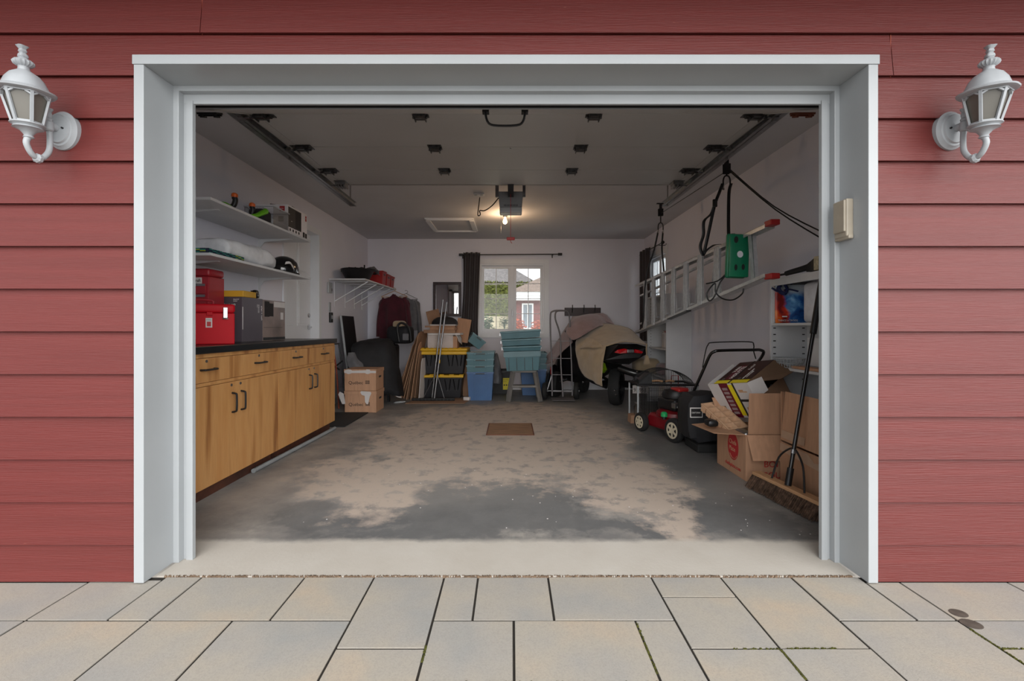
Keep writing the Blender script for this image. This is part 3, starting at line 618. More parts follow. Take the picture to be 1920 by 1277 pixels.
# ---------------- wall lanterns ----------------
def lantern(X, label, mir):
    t_ = thing('wall_lantern', label, 'lamp', (X, 1.96, 1.73), group='wall lanterns beside the garage opening')
    kids0 = set(COL.objects)
    MB(tr(X,1.965,1.905,rx=90)).lathe([(.066,-.01),(.066,.014),(.060,.022),(.056,.030),(.050,.032),(.047,.040),(.0,.046)], 36, lobes=0, sx=1.08, sy=1.36).build('wall_plate', mLant, t_, smooth=True)
    MB().cyl((X-.03,1.925,1.905),(X-.03,1.916,1.905),.004,8).build('screw', mDkMetal, t_); MB().cyl((X+.03,1.925,1.905),(X+.03,1.916,1.905),.004,8).build('screw', mDkMetal, t_)
    Yb = 1.815
    arm = [(X,1.885,1.925),(X,1.888,1.90),(X,1.893,1.85),(X,1.89,1.79),(X,1.866,1.75),(X,1.84,1.735),(X,1.81,1.748),(X,1.79,1.785),(X,1.80,1.815)]
    a_ = MB().tube(arm, .0115, 12, 5)
    a_.cyl((X,1.885,1.905),(X,1.93,1.905),.017,12)
    a_.lathe([(.013,0),(.018,.006),(.018,.04),(.013,.046)], 16, M=tr(X,1.886,1.875), lobes=12, amp=.12).lathe([(.012,0),(.015,.008),(.011,.016),(.013,.03),(.010,.042),(.016,.056),(.002,.058)], 12, M=tr(X,1.885,1.92), lobes=4, amp=.3)
    a_.lathe([(.012,-.014),(.019,-.006),(.019,.006),(.012,.014)], 16, M=tr(X,1.84,1.735)@tr(rx=90), lobes=8, amp=.12)
    a_.build('arm', mLant, t_, smooth=True)
    B = tr(X, 1.80, 1.812, rx=4*1.0) @ tr(rz=30) @ Matrix.Diagonal((.90,.90,1,1)); zs = lambda q: [(r_, .183+(z_-.183)*1.11) for r_, z_ in q]
    MB(B).lathe([(.013,-.006),(.021,0),(.016,.006),(.018,.012),(.030,.026),(.046,.034),(.056,.037),(.050,.043),(.054,.048),(.063,.052),(.063,.056),(.050,.058)], 28, lobes=18, amp=.02).build('cup', mLant, t_, smooth=True)
    MB(B).lathe([(.048,.058),(.080,.182),(.05,.184)], 6).build('glass', mLG, t_)
    fr_ = MB(B)
    for k in range(6):
        q = math.pi/3*k; c_, s_ = math.cos(q), math.sin(q)
        fr_.bar((.054*c_,.054*s_,.056), (.088*c_,.088*s_,.187), .013, .010, up=(c_,s_,0))
        q2 = q+math.pi/3; c2, s2 = math.cos(q2), math.sin(q2)
        fr_.bar((.087*c_,.087*s_,.181), (.087*c2,.087*s2,.181), .014, .007); fr_.bar((.054*c_,.054*s_,.061), (.054*c2,.054*s2,.061), .010, .007)
        for (A, Bc) in (((c_,s_),(c2,s2)), ((c2,s2),(c_,s_))):       # rounded shoulders of each pane
            m1 = Vector((A[0]*.082, A[1]*.082, .166)); m2 = Vector((A[0]*.086*.72+Bc[0]*.086*.28, A[1]*.086*.72+Bc[1]*.086*.28, .179))
            fr_.bar(m1, m2, .012, .008)
    fr_.build('frame', mLant, t_, bevel=.001)
    MB(B).lathe(zs([(.096,.183),(.107,.187),(.109,.192),(.099,.196),(.084,.203),(.078,.215),(.069,.234),(.054,.252),(.034,.264),(.022,.271),(.020,.282),(.024,.288)]), 36, lobes=6, amp=.035).build('roof', mLant, t_, smooth=True)
    MB(B).lathe(zs([(.022,.285),(.034,.292),(.037,.300),(.030,.309),(.016,.314),(.012,.318)]), 32, lobes=16, amp=.12).lathe(zs([(.012,.316),(.016,.322),(.014,.330),(.009,.336),(.013,.342),(.010,.350),(.019,.362),(.003,.364)]), 16, lobes=4, amp=.3).build('finial', mLant, t_, smooth=True)
def _lant(X, label, mir):
    lantern(X, label, mir); t_ = [o for o in COL.objects if o.name.startswith('wall_lantern')][-1]
    c = Vector((X, 1.965, 1.905)); k_ = .90
    t_.matrix_world = Matrix.Translation(c) @ Matrix.Scale(k_, 4) @ Matrix.Translation(-c) @ WORLD[t_.name]
_lant(-1.888, 'white carriage style wall lantern on the siding left of the opening', 1)
_lant(1.852, 'white carriage style wall lantern on the siding right of the opening', -1)
kp = MB().rbox(1.472,1.504,2.035,2.115,1.478,1.645,.006).build('door_keypad', mat('beige plastic', (170,160,144), .5), label='beige covered keypad on the white jamb at the right', cat='keypad')
MB().rbox(1.464,1.474,2.040,2.110,1.50,1.640,.004).build('cover', MATS['beige plastic'], kp); MB().rbox(1.478,1.50,2.03,2.12,1.468,1.486,.004).build('grip_lip', MATS['beige plastic'], kp)

# ---------------- base cabinets on the left ----------------
XC = -1.89
def cabinet(y0, ym, y1, label, hy, dyh, locks):
    t_ = thing('base_cabinet', label, 'cabinet', (XC-.27, (y0+y1)/2, 0), group='birch base cabinets')
    MB().box(XL+.012, XC-.02, y0, y1, .085, .915).build('carcass', mPly, t_)
    MB().box(XC-.06, XC-.045, y0, y1-.03, 0, .085).build('kick_board', mKick, t_)
    MB().box(XC-.02, XC-.001, y0+.001, y1-.001, .890, .915).build('top_rail', mPly, t_)
    for i, (a_, b_) in enumerate(((y0, ym), (ym, y1))):
        dw = MB().box(XC-.02, XC, a_+.002, b_-.002, .738, .887).build('drawer', mPly, t_)
        hc = hy[i]
        MB().tube([(XC,hc-.065,.817),(XC+.025,hc-.06,.817),(XC+.032,hc-.045,.817),(XC+.032,hc+.045,.817),(XC+.025,hc+.06,.817),(XC,hc+.065,.817)], .0065, 8, 3).build('handle', mBlack, dw, smooth=True)
        MB().cyl((XC,hc-.01,.868),(XC+.005,hc-.01,.868),.009,12).build('lock', mMetal, dw)
        do = MB().box(XC-.02, XC, a_+.002, b_-.002, .083, .711).build('door', mPly, t_)
        hq = dyh[i]
        MB().tube([(XC,hq,.505),(XC+.025,hq,.510),(XC+.032,hq,.525),(XC+.032,hq,.615),(XC+.025,hq,.63),(XC,hq,.635)], .0065, 8, 3).build('handle', mBlack, do, smooth=True)
        MB().cyl((XC,hq-.01,.69),(XC+.005,hq-.01,.69),.009,12).build('lock', mMetal, do)
    MB().box(XC-.02, XC-.003, y0+.001, y1-.001, .714, .735).build('middle_rail', mPly, t_)
cabinet(2.56, 3.174, 3.769, 'light birch base cabinet under the red toolboxes, nearest the opening', (2.888, 3.487), (3.145, 3.249), 1)
cabinet(3.772, 4.385, 4.98, 'light birch base cabinet at the far end of the black worktop', (4.085, 4.684), (4.345, 4.46), 1)
wt = MB().box(XL+.001, XC+.02, 2.5, 4.995, .916, .962).build('worktop', mat('black laminate', (24,25,28), .3, var=.2, vscale=9), label='long black laminate worktop over the birch cabinets', cat='worktop', bevel=.003)
MB().tube([(-1.905,3.43,.018),(-1.86,4.9,.018)], .0165, 16).build('plastic_pipe', mPVC, smooth=True, label='grey plastic pipe lying on the floor along the cabinets', cat='pipe')
MB().rbox(-2.34,-1.80,5.03,5.86,0.0,.012,.004).build('floor_mat', mRubber, label='black rubber floor mat beyond the birch cabinets', cat='mat')

# shelves above
def wall_shelf(z, lab):
    t_ = thing('wall_shelf', lab, 'shelf', (XL, 3.98, z-.25))
    MB().box(XL+.002, -2.065, 3.19, 4.79, z, z+.02).build('board', mWhite, t_, bevel=.002)
    for y in (3.45, 4.60):
        MB().box(XL, XL+.004, y-.013, y+.013, z-.24, z-.001).box(XL, -2.17, y-.013, y+.013, z-.007, z-.0005).build('bracket', mWhite, t_)
        MB().prism([(XL+.004,z-.007),(-2.20,z-.007),(XL+.06,z-.03),(XL+.02,z-.08),(XL+.004,z-.22)], y-.003, y+.003).build('bracket_web', mWhite, t_)
wall_shelf(1.957, 'upper white wall shelf holding the microwave box'); wall_shelf(1.574, 'lower white wall shelf holding the white bag and helmet')
ZU, ZL = 1.978, 1.595
mToyD = mBlack; mOr = mat('orange plastic', (226,100,24), .4); mGr = mat('green rubber', (110,190,30), .5)
def grip_tool(x, y, rz, lab, tip, body, tilt=0):
    t_ = thing('hand_tool', lab, 'tool', tr(x, y, ZU, rz=rz)); M_ = tr(x, y, ZU+.002, rz=rz)
    MB(M_).tube([(-.06,-.02,.02),(-.03,0,.022),(0,.0,.04),(.012,0,.08),(.005,0,.105)], [.018,.021], 10, 4).build('handle', body, t_, smooth=True)
    MB(M_).lathe([(.021,0),(.024,.01),(.022,.026),(.012,.034)], 14, M=tr(.005,0,.103,ry=8)).build('cap', tip, t_, smooth=True)
    MB(M_).rbox(-.16,-.05,-.03,.01,.0,.03,.008).build('blade', mDkMetal, t_)
grip_tool(-2.14, 3.58, 20, 'black handled tool with an orange cap standing nearest on the upper shelf', mOr, mBlack)
grip_tool(-2.16, 3.86, 10, 'black and orange gripped tool leaning by the clear plastic bin', mOr, mBlack)
MB(tr(-2.16, 3.50, ZU)).tube([(-.1,0,.02),(-.05,0,.03),(0,0,.03),(.01,.05,.02)], .018, 10, 4).build('green_grip', mGr, smooth=True, label='dull green tool grip lying nearest the end of the upper shelf', cat='tool')
MB(tr(-2.10, 3.86, ZU)).tube([(-.02,-.06,.015),(-.01,.0,.035),(0,.06,.07),(0,.11,.095)], [.014,.026], 12, 4).build('green_grip', mGr, smooth=True, label='bright green rubber tool grip in front of the clear bin', cat='tool')
MB(tr(-2.15,3.99,ZU)).rbox(-.07,.06,-.08,.07,0,.11,.025,3).build('tool_pouch', mCloak, smooth=True, label='dark cloth tool pouch beside the clear plastic bin', cat='pouch')
cb_ = thing('storage_bin', 'clear plastic bin with a white base leaning on the microwave box', 'bin', (-2.2,4.2,ZU))
mClear = glass('clear plastic', (.93,.94,.95), .05, .1)
MB(tr(-2.21, 4.21, ZU+.001)).frus((.24,.26),(.26,.28),.0,.003).box(-.13,-.127,-.14,.14,0,.165).box(.125,.128,-.14,.14,0,.165).box(-.127,.127,-.14,-.137,0,.165).box(-.127,.127,.137,.14,0,.165).build('shell', mClear, cb_)
MB(tr(-2.21, 4.21, ZU+.001)).rbox(-.12,.12,-.13,.13,.005,.06,.01).build('contents', mPaperW, cb_)
MB(tr(-2.21, 4.21, ZU+.001)).box(-.135,-.128,-.145,.145,.16,.168).box(.128,.135,-.145,.145,.16,.168).box(-.128,.128,-.145,-.138,.16,.168).box(-.128,.128,.138,.145,.16,.168).build('rim', mat('clear rim', (190,192,196), .2), cb_)
mw = thing('microwave_box', 'white microwave carton printed with a dark microwave and red logo', 'box', (-2.28,4.58,ZU))
mCartW = mat('white printed carton', (236,231,232), .5, var=.03)
MB().box(-2.455,-2.10,4.37,4.78,ZU,ZU+.262).build('carton', mCartW, mw, bevel=.002)
MB().box(-2.099,-2.0985,4.375,4.645,ZU+.055,ZU+.245).build('print', mBlack, mw)
MB().box(-2.0984,-2.098,4.52,4.638,ZU+.065,ZU+.235).build('print_window', mInk, mw); MB().box(-2.098,-2.0975,4.432,4.45,ZU+.115,ZU+.119).build('print_badge', mInkW, mw)
MB().box(-2.178,-2.13,4.3685,4.3695,ZU+.20,ZU+.246).build('logo_patch', mInkR, mw); text('RCA', .017, face((-2.175,4.368,ZU+.217)), mInkW, mw)
MB().box(-2.19,-2.14,4.3687,4.3695,ZU+.10,ZU+.15).build('print', mInk, mw)
MB().box(-2.0988,-2.098,4.735,4.762,ZU+.185,ZU+.238).build('logo_patch', mInkR, mw); text('RCA', .012, face((-2.0975,4.736,ZU+.21),'+x'), mInkW, mw)
for k in range(4): MB().box(-2.0988,-2.098,4.40+k*.06,4.425+k*.06,ZU+.02,ZU+.045).build('print_icon', mDkMetal, mw)
MB().box(-2.0988,-2.098,4.68,4.72,ZU+.01,ZU+.065).box(-2.0988,-2.098,4.73,4.77,ZU+.01,ZU+.06).build('print_panel', mInk, mw)
text('over the range', .013, face((-2.40,4.3685,ZU+.225)), mDkMetal, mw); text('0.9 cu. ft. microwave', .011, face((-2.40,4.3685,ZU+.205)), mDkMetal, mw)
MB(tr(-2.22,4.55,ZU+.2625,rz=6,ry=6)).rbox(-.10,.11,-.10,.10,.0105,.016,.002).build('lid_flap', mDkWood, mw)
# lower shelf
mTq = [mat('turquoise weave', (44,132,120), .7), mat('navy weave', (22,34,62), .7), mat('yellow green weave', (160,176,50), .7)]
gl = thing('woven_mat', 'folded turquoise and navy chequered woven mat on the lower shelf end', 'mat', (-2.2, 3.5, ZL))
MB().rbox(-2.42,-2.09,3.20,3.64,ZL,ZL+.028,.01).build('fold', mTq[1], gl, smooth=True)
for q in range(3):
    mb = MB()
    for i in range(22):
        for k in range(5):
            if i > 10: continue
            if (i+k) % 3 == q and not (q == 2 and i < 8): mb.box(-2.09+.001, -2.084, 3.21+i*.038, 3.245+i*.038, ZL+.001+k*.0075, ZL+.0075+k*.0075) if k < 4 else mb.box(-2.15, -2.092, 3.21+i*.038, 3.245+i*.038, ZL+.028, ZL+.034)
            if (i+k) % 3 == q and i < 8 and k < 4: mb.box(-2.42+i*.04, -2.385+i*.04, 3.192, 3.199, ZL+.001+k*.008, ZL+.008+k*.008)
    mb.build('woven_strips', mTq[q], gl, kind='stuff')
bgp = []; NB = 28
for (x, z0, z1, d_) in ((0,0,.05,.10),(.005,0,.150,.145),(.10,0,.168,.155),(.26,0,.172,.16),(.42,0,.168,.165),(.56,0,.172,.16),(.70,.005,.15,.15),(.80,.015,.12,.12),(.88,.03,.09,.06),(.90,.05,.07,.02)):
    bgp.append([Vector((-2.27+d_*math.copysign(abs(math.cos(a_))**.65, math.cos(a_)), 3.50+x*.93, ZL+.002+(z0+z1)/2+(z1-z0)/2*math.copysign(abs(math.sin(a_))**.6, math.sin(a_)))) for a_ in [2*math.pi*k/NB for k in range(NB)]])
cols_ = [crspline([r_[k] for r_ in bgp], 4) for k in range(NB)]; NR = len(cols_[0]); vs = []
for i in range(NR):
    for k in range(NB):
        p = cols_[k][i]; q = p+Vector(mnoise.noise_vector(p*6))*.020+Vector(mnoise.noise_vector(p*17))*.010; q.z = max(q.z, ZL+.036 if q.y < 3.68 else ZL+.001); q.x = max(q.x, -2.495); vs.append(q)
fs = [(i*NB+k, i*NB+(k+1) % NB, (i+1)*NB+(k+1) % NB, (i+1)*NB+k) for i in range(NR-1) for k in range(NB)]+[tuple(range(NB))[::-1], tuple(range(NB*(NR-1), NB*NR))]
MB().add(vs, fs).build('fabric_bag', mBagW, smooth=True, label='white woven plastic bag lying stuffed on the lower shelf', cat='bag')
hm = thing('helmet', 'glossy black helmet at the far end of the lower shelf', 'helmet', (-2.22, 4.50, ZL))
MB(tr(-2.20,4.50,ZL+.001)).lathe([(.135,0),(.142,.03),(.14,.07),(.125,.115),(.09,.15),(.05,.168),(.01,.174)], 28, sx=.9, sy=1.08).build('shell', mBlackG, hm, smooth=True)
MB(tr(-2.20,4.50,ZL+.001)).lathe([(.137,0),(.147,.004),(.147,.012),(.14,.016)], 28, sx=.9, sy=1.08).build('rim', mRubber, hm)
cloth('strap', [[(-2.105,4.34,ZL+.10),(-2.085,4.37,ZL+.105),(-2.075,4.41,ZL+.075),(-2.07,4.43,ZL+.04)],[(-2.11,4.33,ZL+.075),(-2.08,4.37,ZL+.085),(-2.073,4.40,ZL+.06),(-2.068,4.425,ZL+.035)]], mPaperW, hm, wr=.002)

# ---------------- on the worktop ----------------
ZW = .963
tb = thing('toolbox', 'bright red steel toolbox with two chrome latches on the worktop', 'toolbox', (-2.18,3.3,ZW))
Mt = tr(-1.935,3.25,ZW,rz=32)
MB(Mt).rbox(-.40,0,0,.215,.0,.215,.006).build('body', mRedP, tb); MB(Mt).rbox(-.402,.002,-.003,.218,.216,.278,.016,3).build('lid', mRedP, tb, smooth=True)
for x in (-.055, -.245):
    MB(Mt).rbox(x-.014,x+.014,-.012,-.001,.175,.255,.003).rbox(x-.010,x-.003,-.017,-.010,.18,.25,.002).rbox(x+.003,x+.010,-.017,-.010,.18,.25,.002).cyl((x-.016,-.014,.178),(x+.016,-.014,.178),.006,8).build('latch', mChrome, tb)
MB(Mt).rbox(-.165,-.13,-.010,.0,.198,.222,.003).build('hasp', mRedP, tb)
MB(Mt).box(-.170,-.132,-.0015,-.0005,.115,.180).build('sticker', mPaperW, tb); MB(Mt).box(-.163,-.139,-.002,-.001,.123,.155).build('sticker_print', mInkR, tb); text('TOOL', .011, Mt @ face((-.167,-.002,.164)), mInk, tb)
MB(Mt).tube([(-.27,.10,.278),(-.26,.10,.305),(-.14,.10,.305),(-.13,.10,.278)], .008, 8, 3).build('carry_handle', mRedD, tb, smooth=True)
ch = thing('tool_chest', 'dull red tool chest with grey drawer pulls behind the bright red toolbox', 'toolbox', (-2.38,3.6,ZW))
MB().rbox(-2.49,-2.265,3.48,3.668,ZW,ZW+.50,.006).build('body', mRedD, ch); MB().rbox(-2.492,-2.263,3.478,3.668,ZW+.501,ZW+.56,.018,3).build('lid', mRedD, ch, smooth=True)
for k in range(5):
    d_ = MB().rbox(-2.485,-2.285,3.472,3.48,ZW+.04+k*.082,ZW+.115+k*.082,.003).build('drawer', mRedD, ch)
    MB().box(-2.485,-2.288,3.466,3.473,ZW+.098+k*.082,ZW+.115+k*.082).build('pull', mMetal, d_)
MB().box(-2.49,-2.315,3.470,3.4775,ZW+.445,ZW+.490).build('name_plate', mPaperW, ch); text('mastercraft', .036, face((-2.319,3.469,ZW+.456)), mInk, ch, align='RIGHT', sx=.8)
mAR = mat('charcoal printed carton', (84,76,84), .4, var=.12, vscale=3)
b1 = thing('faucet_box', 'charcoal carton with white lettering standing on the worktop', 'box', (-2.29,3.83,ZW))
MB().box(-2.45,-2.135,3.685,3.99,ZW,ZW+.360).build('carton', mAR, b1, bevel=.002)
text('allen + roth', .022, face((-2.29,3.684,ZW+.292)), mInkW, b1); text('allen + roth', .026, face((-2.134,3.965,ZW+.30),'+x') @ tr(rz=-90), mInkW, b1)
for k in range(3): text('light fixture luminaire' if k < 2 else 'lampara', .008, face((-2.134,3.93-.014*k,ZW+.31),'+x') @ tr(rz=-90), mInkW, b1)
text('FAUCET', .013, face((-2.205,3.684,ZW+.335)), mInkW, b1); text('FINISH', .011, face((-2.205,3.684,ZW+.322)), mInkW, b1)
MB().box(-2.1352,-2.1343,3.69,3.698,ZW+.10,ZW+.28).build('print_line', mInkW, b1)
b2 = thing('cabinet_box', 'carton with a brown bathroom photograph at the end of the row on the worktop', 'box', (-2.29,4.19,ZW))
mPh = mat('photo print brown', (142,122,114), .35, var=.25, vscale=4, rgb2=(96,80,74)); MB().box(-2.45,-2.135,3.993,4.385,ZW,ZW+.357).build('carton', mPh, b2, bevel=.002)
MB().box(-2.1352,-2.134,4.02,4.10,ZW+.21,ZW+.345).box(-2.1352,-2.134,4.10,4.17,ZW+.215,ZW+.33).build('print_towels', mInk, b2)
MB().box(-2.1352,-2.134,4.18,4.38,ZW+.30,ZW+.35).build('print_sky', mPaperW, b2); MB().box(-2.1352,-2.134,4.30,4.35,ZW+.19,ZW+.255).build('print_card', mPaperW, b2)
MB().box(-2.1352,-2.134,3.998,4.385,ZW+.006,ZW+.03).box(-2.1352,-2.134,4.01,4.33,ZW+.115,ZW+.118).build('print_shadow', mDkMetal, b2)
yl = MB(tr(-2.29,3.80,ZW+.361,rz=2)).rbox(-.155,.15,-.10,.10,0,.05,.004).build('yellow_box', mat('yellow card', (214,164,50), .5, var=.15, vscale=3), label='flat yellow box lying on the charcoal carton', cat='box')
pc = thing('gauge_case', 'small black rounded case tilted beside the yellow box', 'case', (-2.13,3.9,ZW+.361))
MB(tr(-2.19,3.955,ZW+.362,ry=-10)).rbox(.0,.04,-.03,.03,0,.07,.015,3).build('body', mBlackG, pc, smooth=True); MB(tr(-2.19,3.955,ZW+.362,ry=-10)).rbox(-.004,.002,-.03,.03,.0,.07,.003).build('rim', mChrome, pc)

# ---------------- wall bits left ----------------
th_ = MB().rbox(XL,XL+.03,6.30,6.43,1.555,1.70,.006).build('thermostat', mTrim, label='white thermostat box on the left wall beyond the house door', cat='thermostat'); MB().box(XL+.03,XL+.032,6.39,6.41,1.58,1.62).build('dial', mDkMetal, th_)
MB().rbox(XL,XL+.01,6.36,6.43,1.30,1.43,.004).build('switch_plate', mTrim, label='white light switch plate below the thermostat', cat='switch')
rc = MB().rbox(XL,XL+.03,6.37,6.45,1.15,1.29,.006).build('remote', mBlack, label='small black remote control hung below the switch plate', cat='remote'); MB().rbox(XL+.03,XL+.034,6.39,6.43,1.20,1.25,.002).build('buttons', mTrim, rc)
# ---------------- far left corner ----------------
fs_ = thing('corner_shelf', 'white corner shelf on four diagonal brackets with the black tub on it', 'shelf', (XL, 7.2, 1.4))
MB().box(XL+.001,-2.0,6.37,YB-.01,1.735,1.755).build('board', mWhite, fs_, bevel=.002)
for y in (6.58,7.0,7.41,7.78):
    b_ = MB().box(XL,XL+.006,y-.012,y+.012,1.38,1.734).box(XL,-2.02,y-.01,y+.01,1.728,1.7345).bar((XL+.004,y,1.455),(-2.03,y,1.729),.02,.012).build('bracket', mTrimI, fs_)
ps = thing('plastic_tub', 'wide black plastic tub with a crumpled black bag on the corner shelf', 'tub', (-2.25,6.75,1.756))
MB(tr(-2.24,6.78,1.757)).lathe([(.19,0),(.25,.10),(.285,.155),(.295,.158),(.29,.165),(.275,.158),(.2,.02)], 28, sx=.78, sy=1.05).build('basin', mBlack, ps, smooth=True)
mb = MB(tr(-2.24,6.78,1.90)); rows = []
for i in range(9):
    r_ = .03+.245*i/8; rows.append([Vector((r_*.82*math.cos(2*math.pi*k/24), r_*1.08*math.sin(2*math.pi*k/24), .045*(1-(i/8)**2)+.03*mnoise.noise(Vector((k*.5*math.cos(k),i*.6,1))))) for k in range(25)])
mb.grid(rows).build('crumpled_bag', mCloak, ps, smooth=True); MB().box(-2.10,-2.085,6.62,6.64,1.90,1.975).build('strap_end', mBlack, ps)
cloth('loose_bag', [[(-2.18,6.85,1.93),(-2.08,6.9,1.97),(-2.03,7.0,1.94)],[(-2.2,7.0,1.97),(-2.08,7.05,2.0),(-2.03,7.1,1.95)],[(-2.22,7.12,1.93),(-2.12,7.16,1.95),(-2.04,7.18,1.88)]], mGreyCloth, ps, wr=.02, ws=14)
for i, (y, h_, lab) in enumerate(((7.37,.215,'nearest red plastic crate with a hand hole on the corner shelf'),(7.63,.195,'middle red plastic crate on the corner shelf'),(7.88,.19,'farthest red plastic crate against the back wall on the corner shelf'))):
    t_ = thing('red_crate', lab, 'crate', (-2.12,y,1.756), group='red crates on the corner shelf')
    MB(tr(-2.13,y,1.757)).frus((.22,.19),(.25,.225),0,h_,cap1=False).frus((.21,.18),(.24,.215),.004,h_,cap1=False).build('body', mRedPl, t_)
    MB(tr(-2.13,y,1.757)).box(-.13,.13,-.118,-.108,h_-.02,h_).box(-.13,.13,.108,.118,h_-.02,h_).box(.12,.132,-.108,.108,h_-.02,h_).box(-.132,-.12,-.108,.108,h_-.02,h_).build('rim', mRedPl, t_)
    MB(tr(-2.13,y,1.757)).rbox(-.03,.03,-.118,-.104,h_-.065,h_-.04,.004).rbox(.112,.126,-.04,.04,h_-.065,h_-.04,.004).build('hand_hole', mBlack, t_)
# hanging clothes
def garment(x, y, z, w_, L, m, lab, rz=0, wood=False, dz=.0):
    t_ = thing('hanging_jacket', lab, 'jacket', (x, y, z-L-.1)); M_ = tr(x,y,z,rz=rz)
    h_ = MB(M_).tube([(0,0,0.005),(.022,0,.02),(.025,0,.045),(0,0,.062),(-.022,0,.05)], .003, 6, 4)
    h_.tube([(0,0,0.008),(-w_*.44,0,-.085),(-w_*.44,0,-.095),(w_*.44,0,-.095),(w_*.44,0,-.085)], .008 if wood else .005, 8, closed=True, flat=.7)
    h_.build('hanger', mTan if wood else mDkMetal, t_, smooth=True)
    nx, nz = 21, 15; rows = []
    for s_ in (1,):
        for j in range(nz+1):
            v = j/nz; zz = -.045-v*L; hw = w_*(.42+.10*min(1,v*5)) if v > .02 else w_*.1; row = []
            for k in range(28):
                a_ = 2*math.pi*k/27; cx_, sy_ = math.cos(a_), math.sin(a_); d_ = .045+.05*min(1,v*3)
                sh = -.07*abs(cx_)**1.5*(1-min(1,v*6))
                row.append((hw*cx_+.008*math.sin(k*2.1+v*3), d_*sy_*(1+.25*math.sin(k*1.7)), zz+sh*(v < .2)))
            rows.append(row)
    MB(M_).grid(rows).build('body', m, t_, smooth=True)
    for s_ in (-1, 1): MB(M_).tube([(s_*w_*.34,0,-.115),(s_*w_*.44,-.01,-.24),(s_*w_*.52,-.02,-.50),(s_*w_*.53,-.03,-.76)], [.06,.058], 12, 4, flat=.6).build('sleeve', m, t_, smooth=True)
    return t_
garment(-1.96,7.80,1.69,.50,.80,mMaroon,'maroon jacket on a wooden hanger below the corner shelf',rz=-4,wood=True)
garment(-1.80,7.97,1.66,.44,.58,mGreyCloth,'grey jacket mostly hidden behind the maroon jacket',rz=6)
# dark panel leaning by the left wall
T = tr(-2.36,6.45,0,rz=0,ry=0)
pn = thing('door_panel', 'tall dark panel with white edge leaning beside the corner', 'panel', (-2.3,6.6,0))
MB(Matrix.Translation((-2.245,6.55,.008)) @ tr(ry=-7)).box(-.008,.008,0,.50,0,1.25).build('board', mBlack, pn); MB(Matrix.Translation((-2.245,6.545,.008)) @ tr(ry=-7)).box(-.014,.012,-.012,.004,0,1.25).build('edge_strip', mTrim, pn)
fc = thing('folding_chair', 'folded black metal frame chair standing between the cabinets and the boxes', 'chair', (-2.28,6.2,0))
for k, (y, dx) in enumerate(((6.0,.0),(6.12,.03),(6.25,-.02),(6.36,.02))): MB().tube([(-2.30+dx,y,.01),(-2.34+dx,y+.04,.45),(-2.38+dx,y,.86)], .010, 8, 3).build('frame_tube', mDkMetal if k != 1 else mCaulk, fc, smooth=True)
MB().tube([(-2.38,5.98,.86),(-2.36,6.38,.86)], .010, 8).build('frame_bar', mDkMetal, fc); MB().tube([(-2.32,5.98,.62),(-2.36,6.38,.5)], .010, 8).tube([(-2.32,6.38,.62),(-2.36,5.98,.5)], .010, 8).build('frame_cross', mDkMetal, fc)
# black cover over a barbecue
bb = thing('covered_barbecue', 'barbecue under a loose black cover with a white wheel beside the bankers boxes', 'barbecue', (-1.9,6.75,0))
rows = [[P(652,735,6.38), P(659,653,6.44), P(684,640,6.95), P(700,637,7.4)],
        [P(676,722,6.32), P(674,650,6.42), P(696,637,6.85), P(706,636,7.4)],
        [P(712,742,6.40), P(708,657,6.50), P(712,636,6.8), P(716,635,7.4)],
        [P(728,738,6.45), P(728,655,6.55), P(730,637,6.85), P(735,636,7.4)],
        [P(746,742,6.55), P(741,665,6.7), P(737,642,7.0), P(739,640,7.4)],
        [P(757,744,6.75), P(747,680,7.0), P(741,650,7.2), P(742,650,7.5)]]
cloth('cover', rows, mCloak, bb, sub=6, wr=.03, ws=5, thick=.01)
MB().rbox(-2.1,-1.75,6.8,7.3,.25,.82,.03).build('body', mBlack, bb); MB().box(-2.1,-2.07,6.75,6.8,0,.7).box(-1.8,-1.77,6.75,6.8,0,.7).build('leg', mDkMetal, bb)
cloth('lining', [[P(732,730,6.62),P(740,738,6.6),P(750,742,6.6)],[P(734,735,6.55),P(742,743,6.5),P(753,745,6.5)]], mPaperW, bb, wr=.01)
MB(tr(-1.66,6.62,.008)).tube([(.0,0,0),(.05,-.03,.006),(.11,-.03,.012),(.15,.02,.015),(.08,.05,.01),(.0,.03,0)], .007, 8, 5, closed=True).build('cable_loop', mTrim, smooth=True, label='loop of white cable on the floor by the black cover', cat='cable')
cloth('grey_cloth', [[P(651,662,6.35),P(652,680,6.3),P(655,695,6.25)],[P(660,661,6.38),P(664,674,6.3),P(668,692,6.25)],[P(668,665,6.45),P(676,678,6.38),P(686,694,6.3)]], mGreyCloth, label='grey cloth draped against the black cover above the bankers boxes', cat='cloth', wr=.02, thick=.02)
# child carrier
cr = thing('child_carrier', 'black padded child carrier with a beige top standing on the black cover', 'carrier', (-1.65,7.3,.86))
MB(tr(-1.69,7.15,.835,rz=-15)).rbox(-.20,.17,-.13,.14,0,.27,.07,4).build('seat', mCloak, cr, smooth=True)
MB(tr(-1.72,7.15,1.07,rz=-15)).rbox(-.08,.09,-.09,.09,0,.115,.045,4).build('head_rest', mBeige, cr, smooth=True)
MB(tr(-1.62,7.09,.85,rz=-15)).tube([(-.05,-.08,.02),(-.07,-.10,.24),(.0,-.09,.30),(.10,-.06,.22),(.13,-.06,.02)], .018, 8, 5).build('handle_frame', mBlack, cr, smooth=True)
MB(tr(-1.62,7.0,.87,rz=-15)).rbox(-.01,.09,-.02,0,.02,.12,.01).build('label_patch', mGreyCloth, cr)

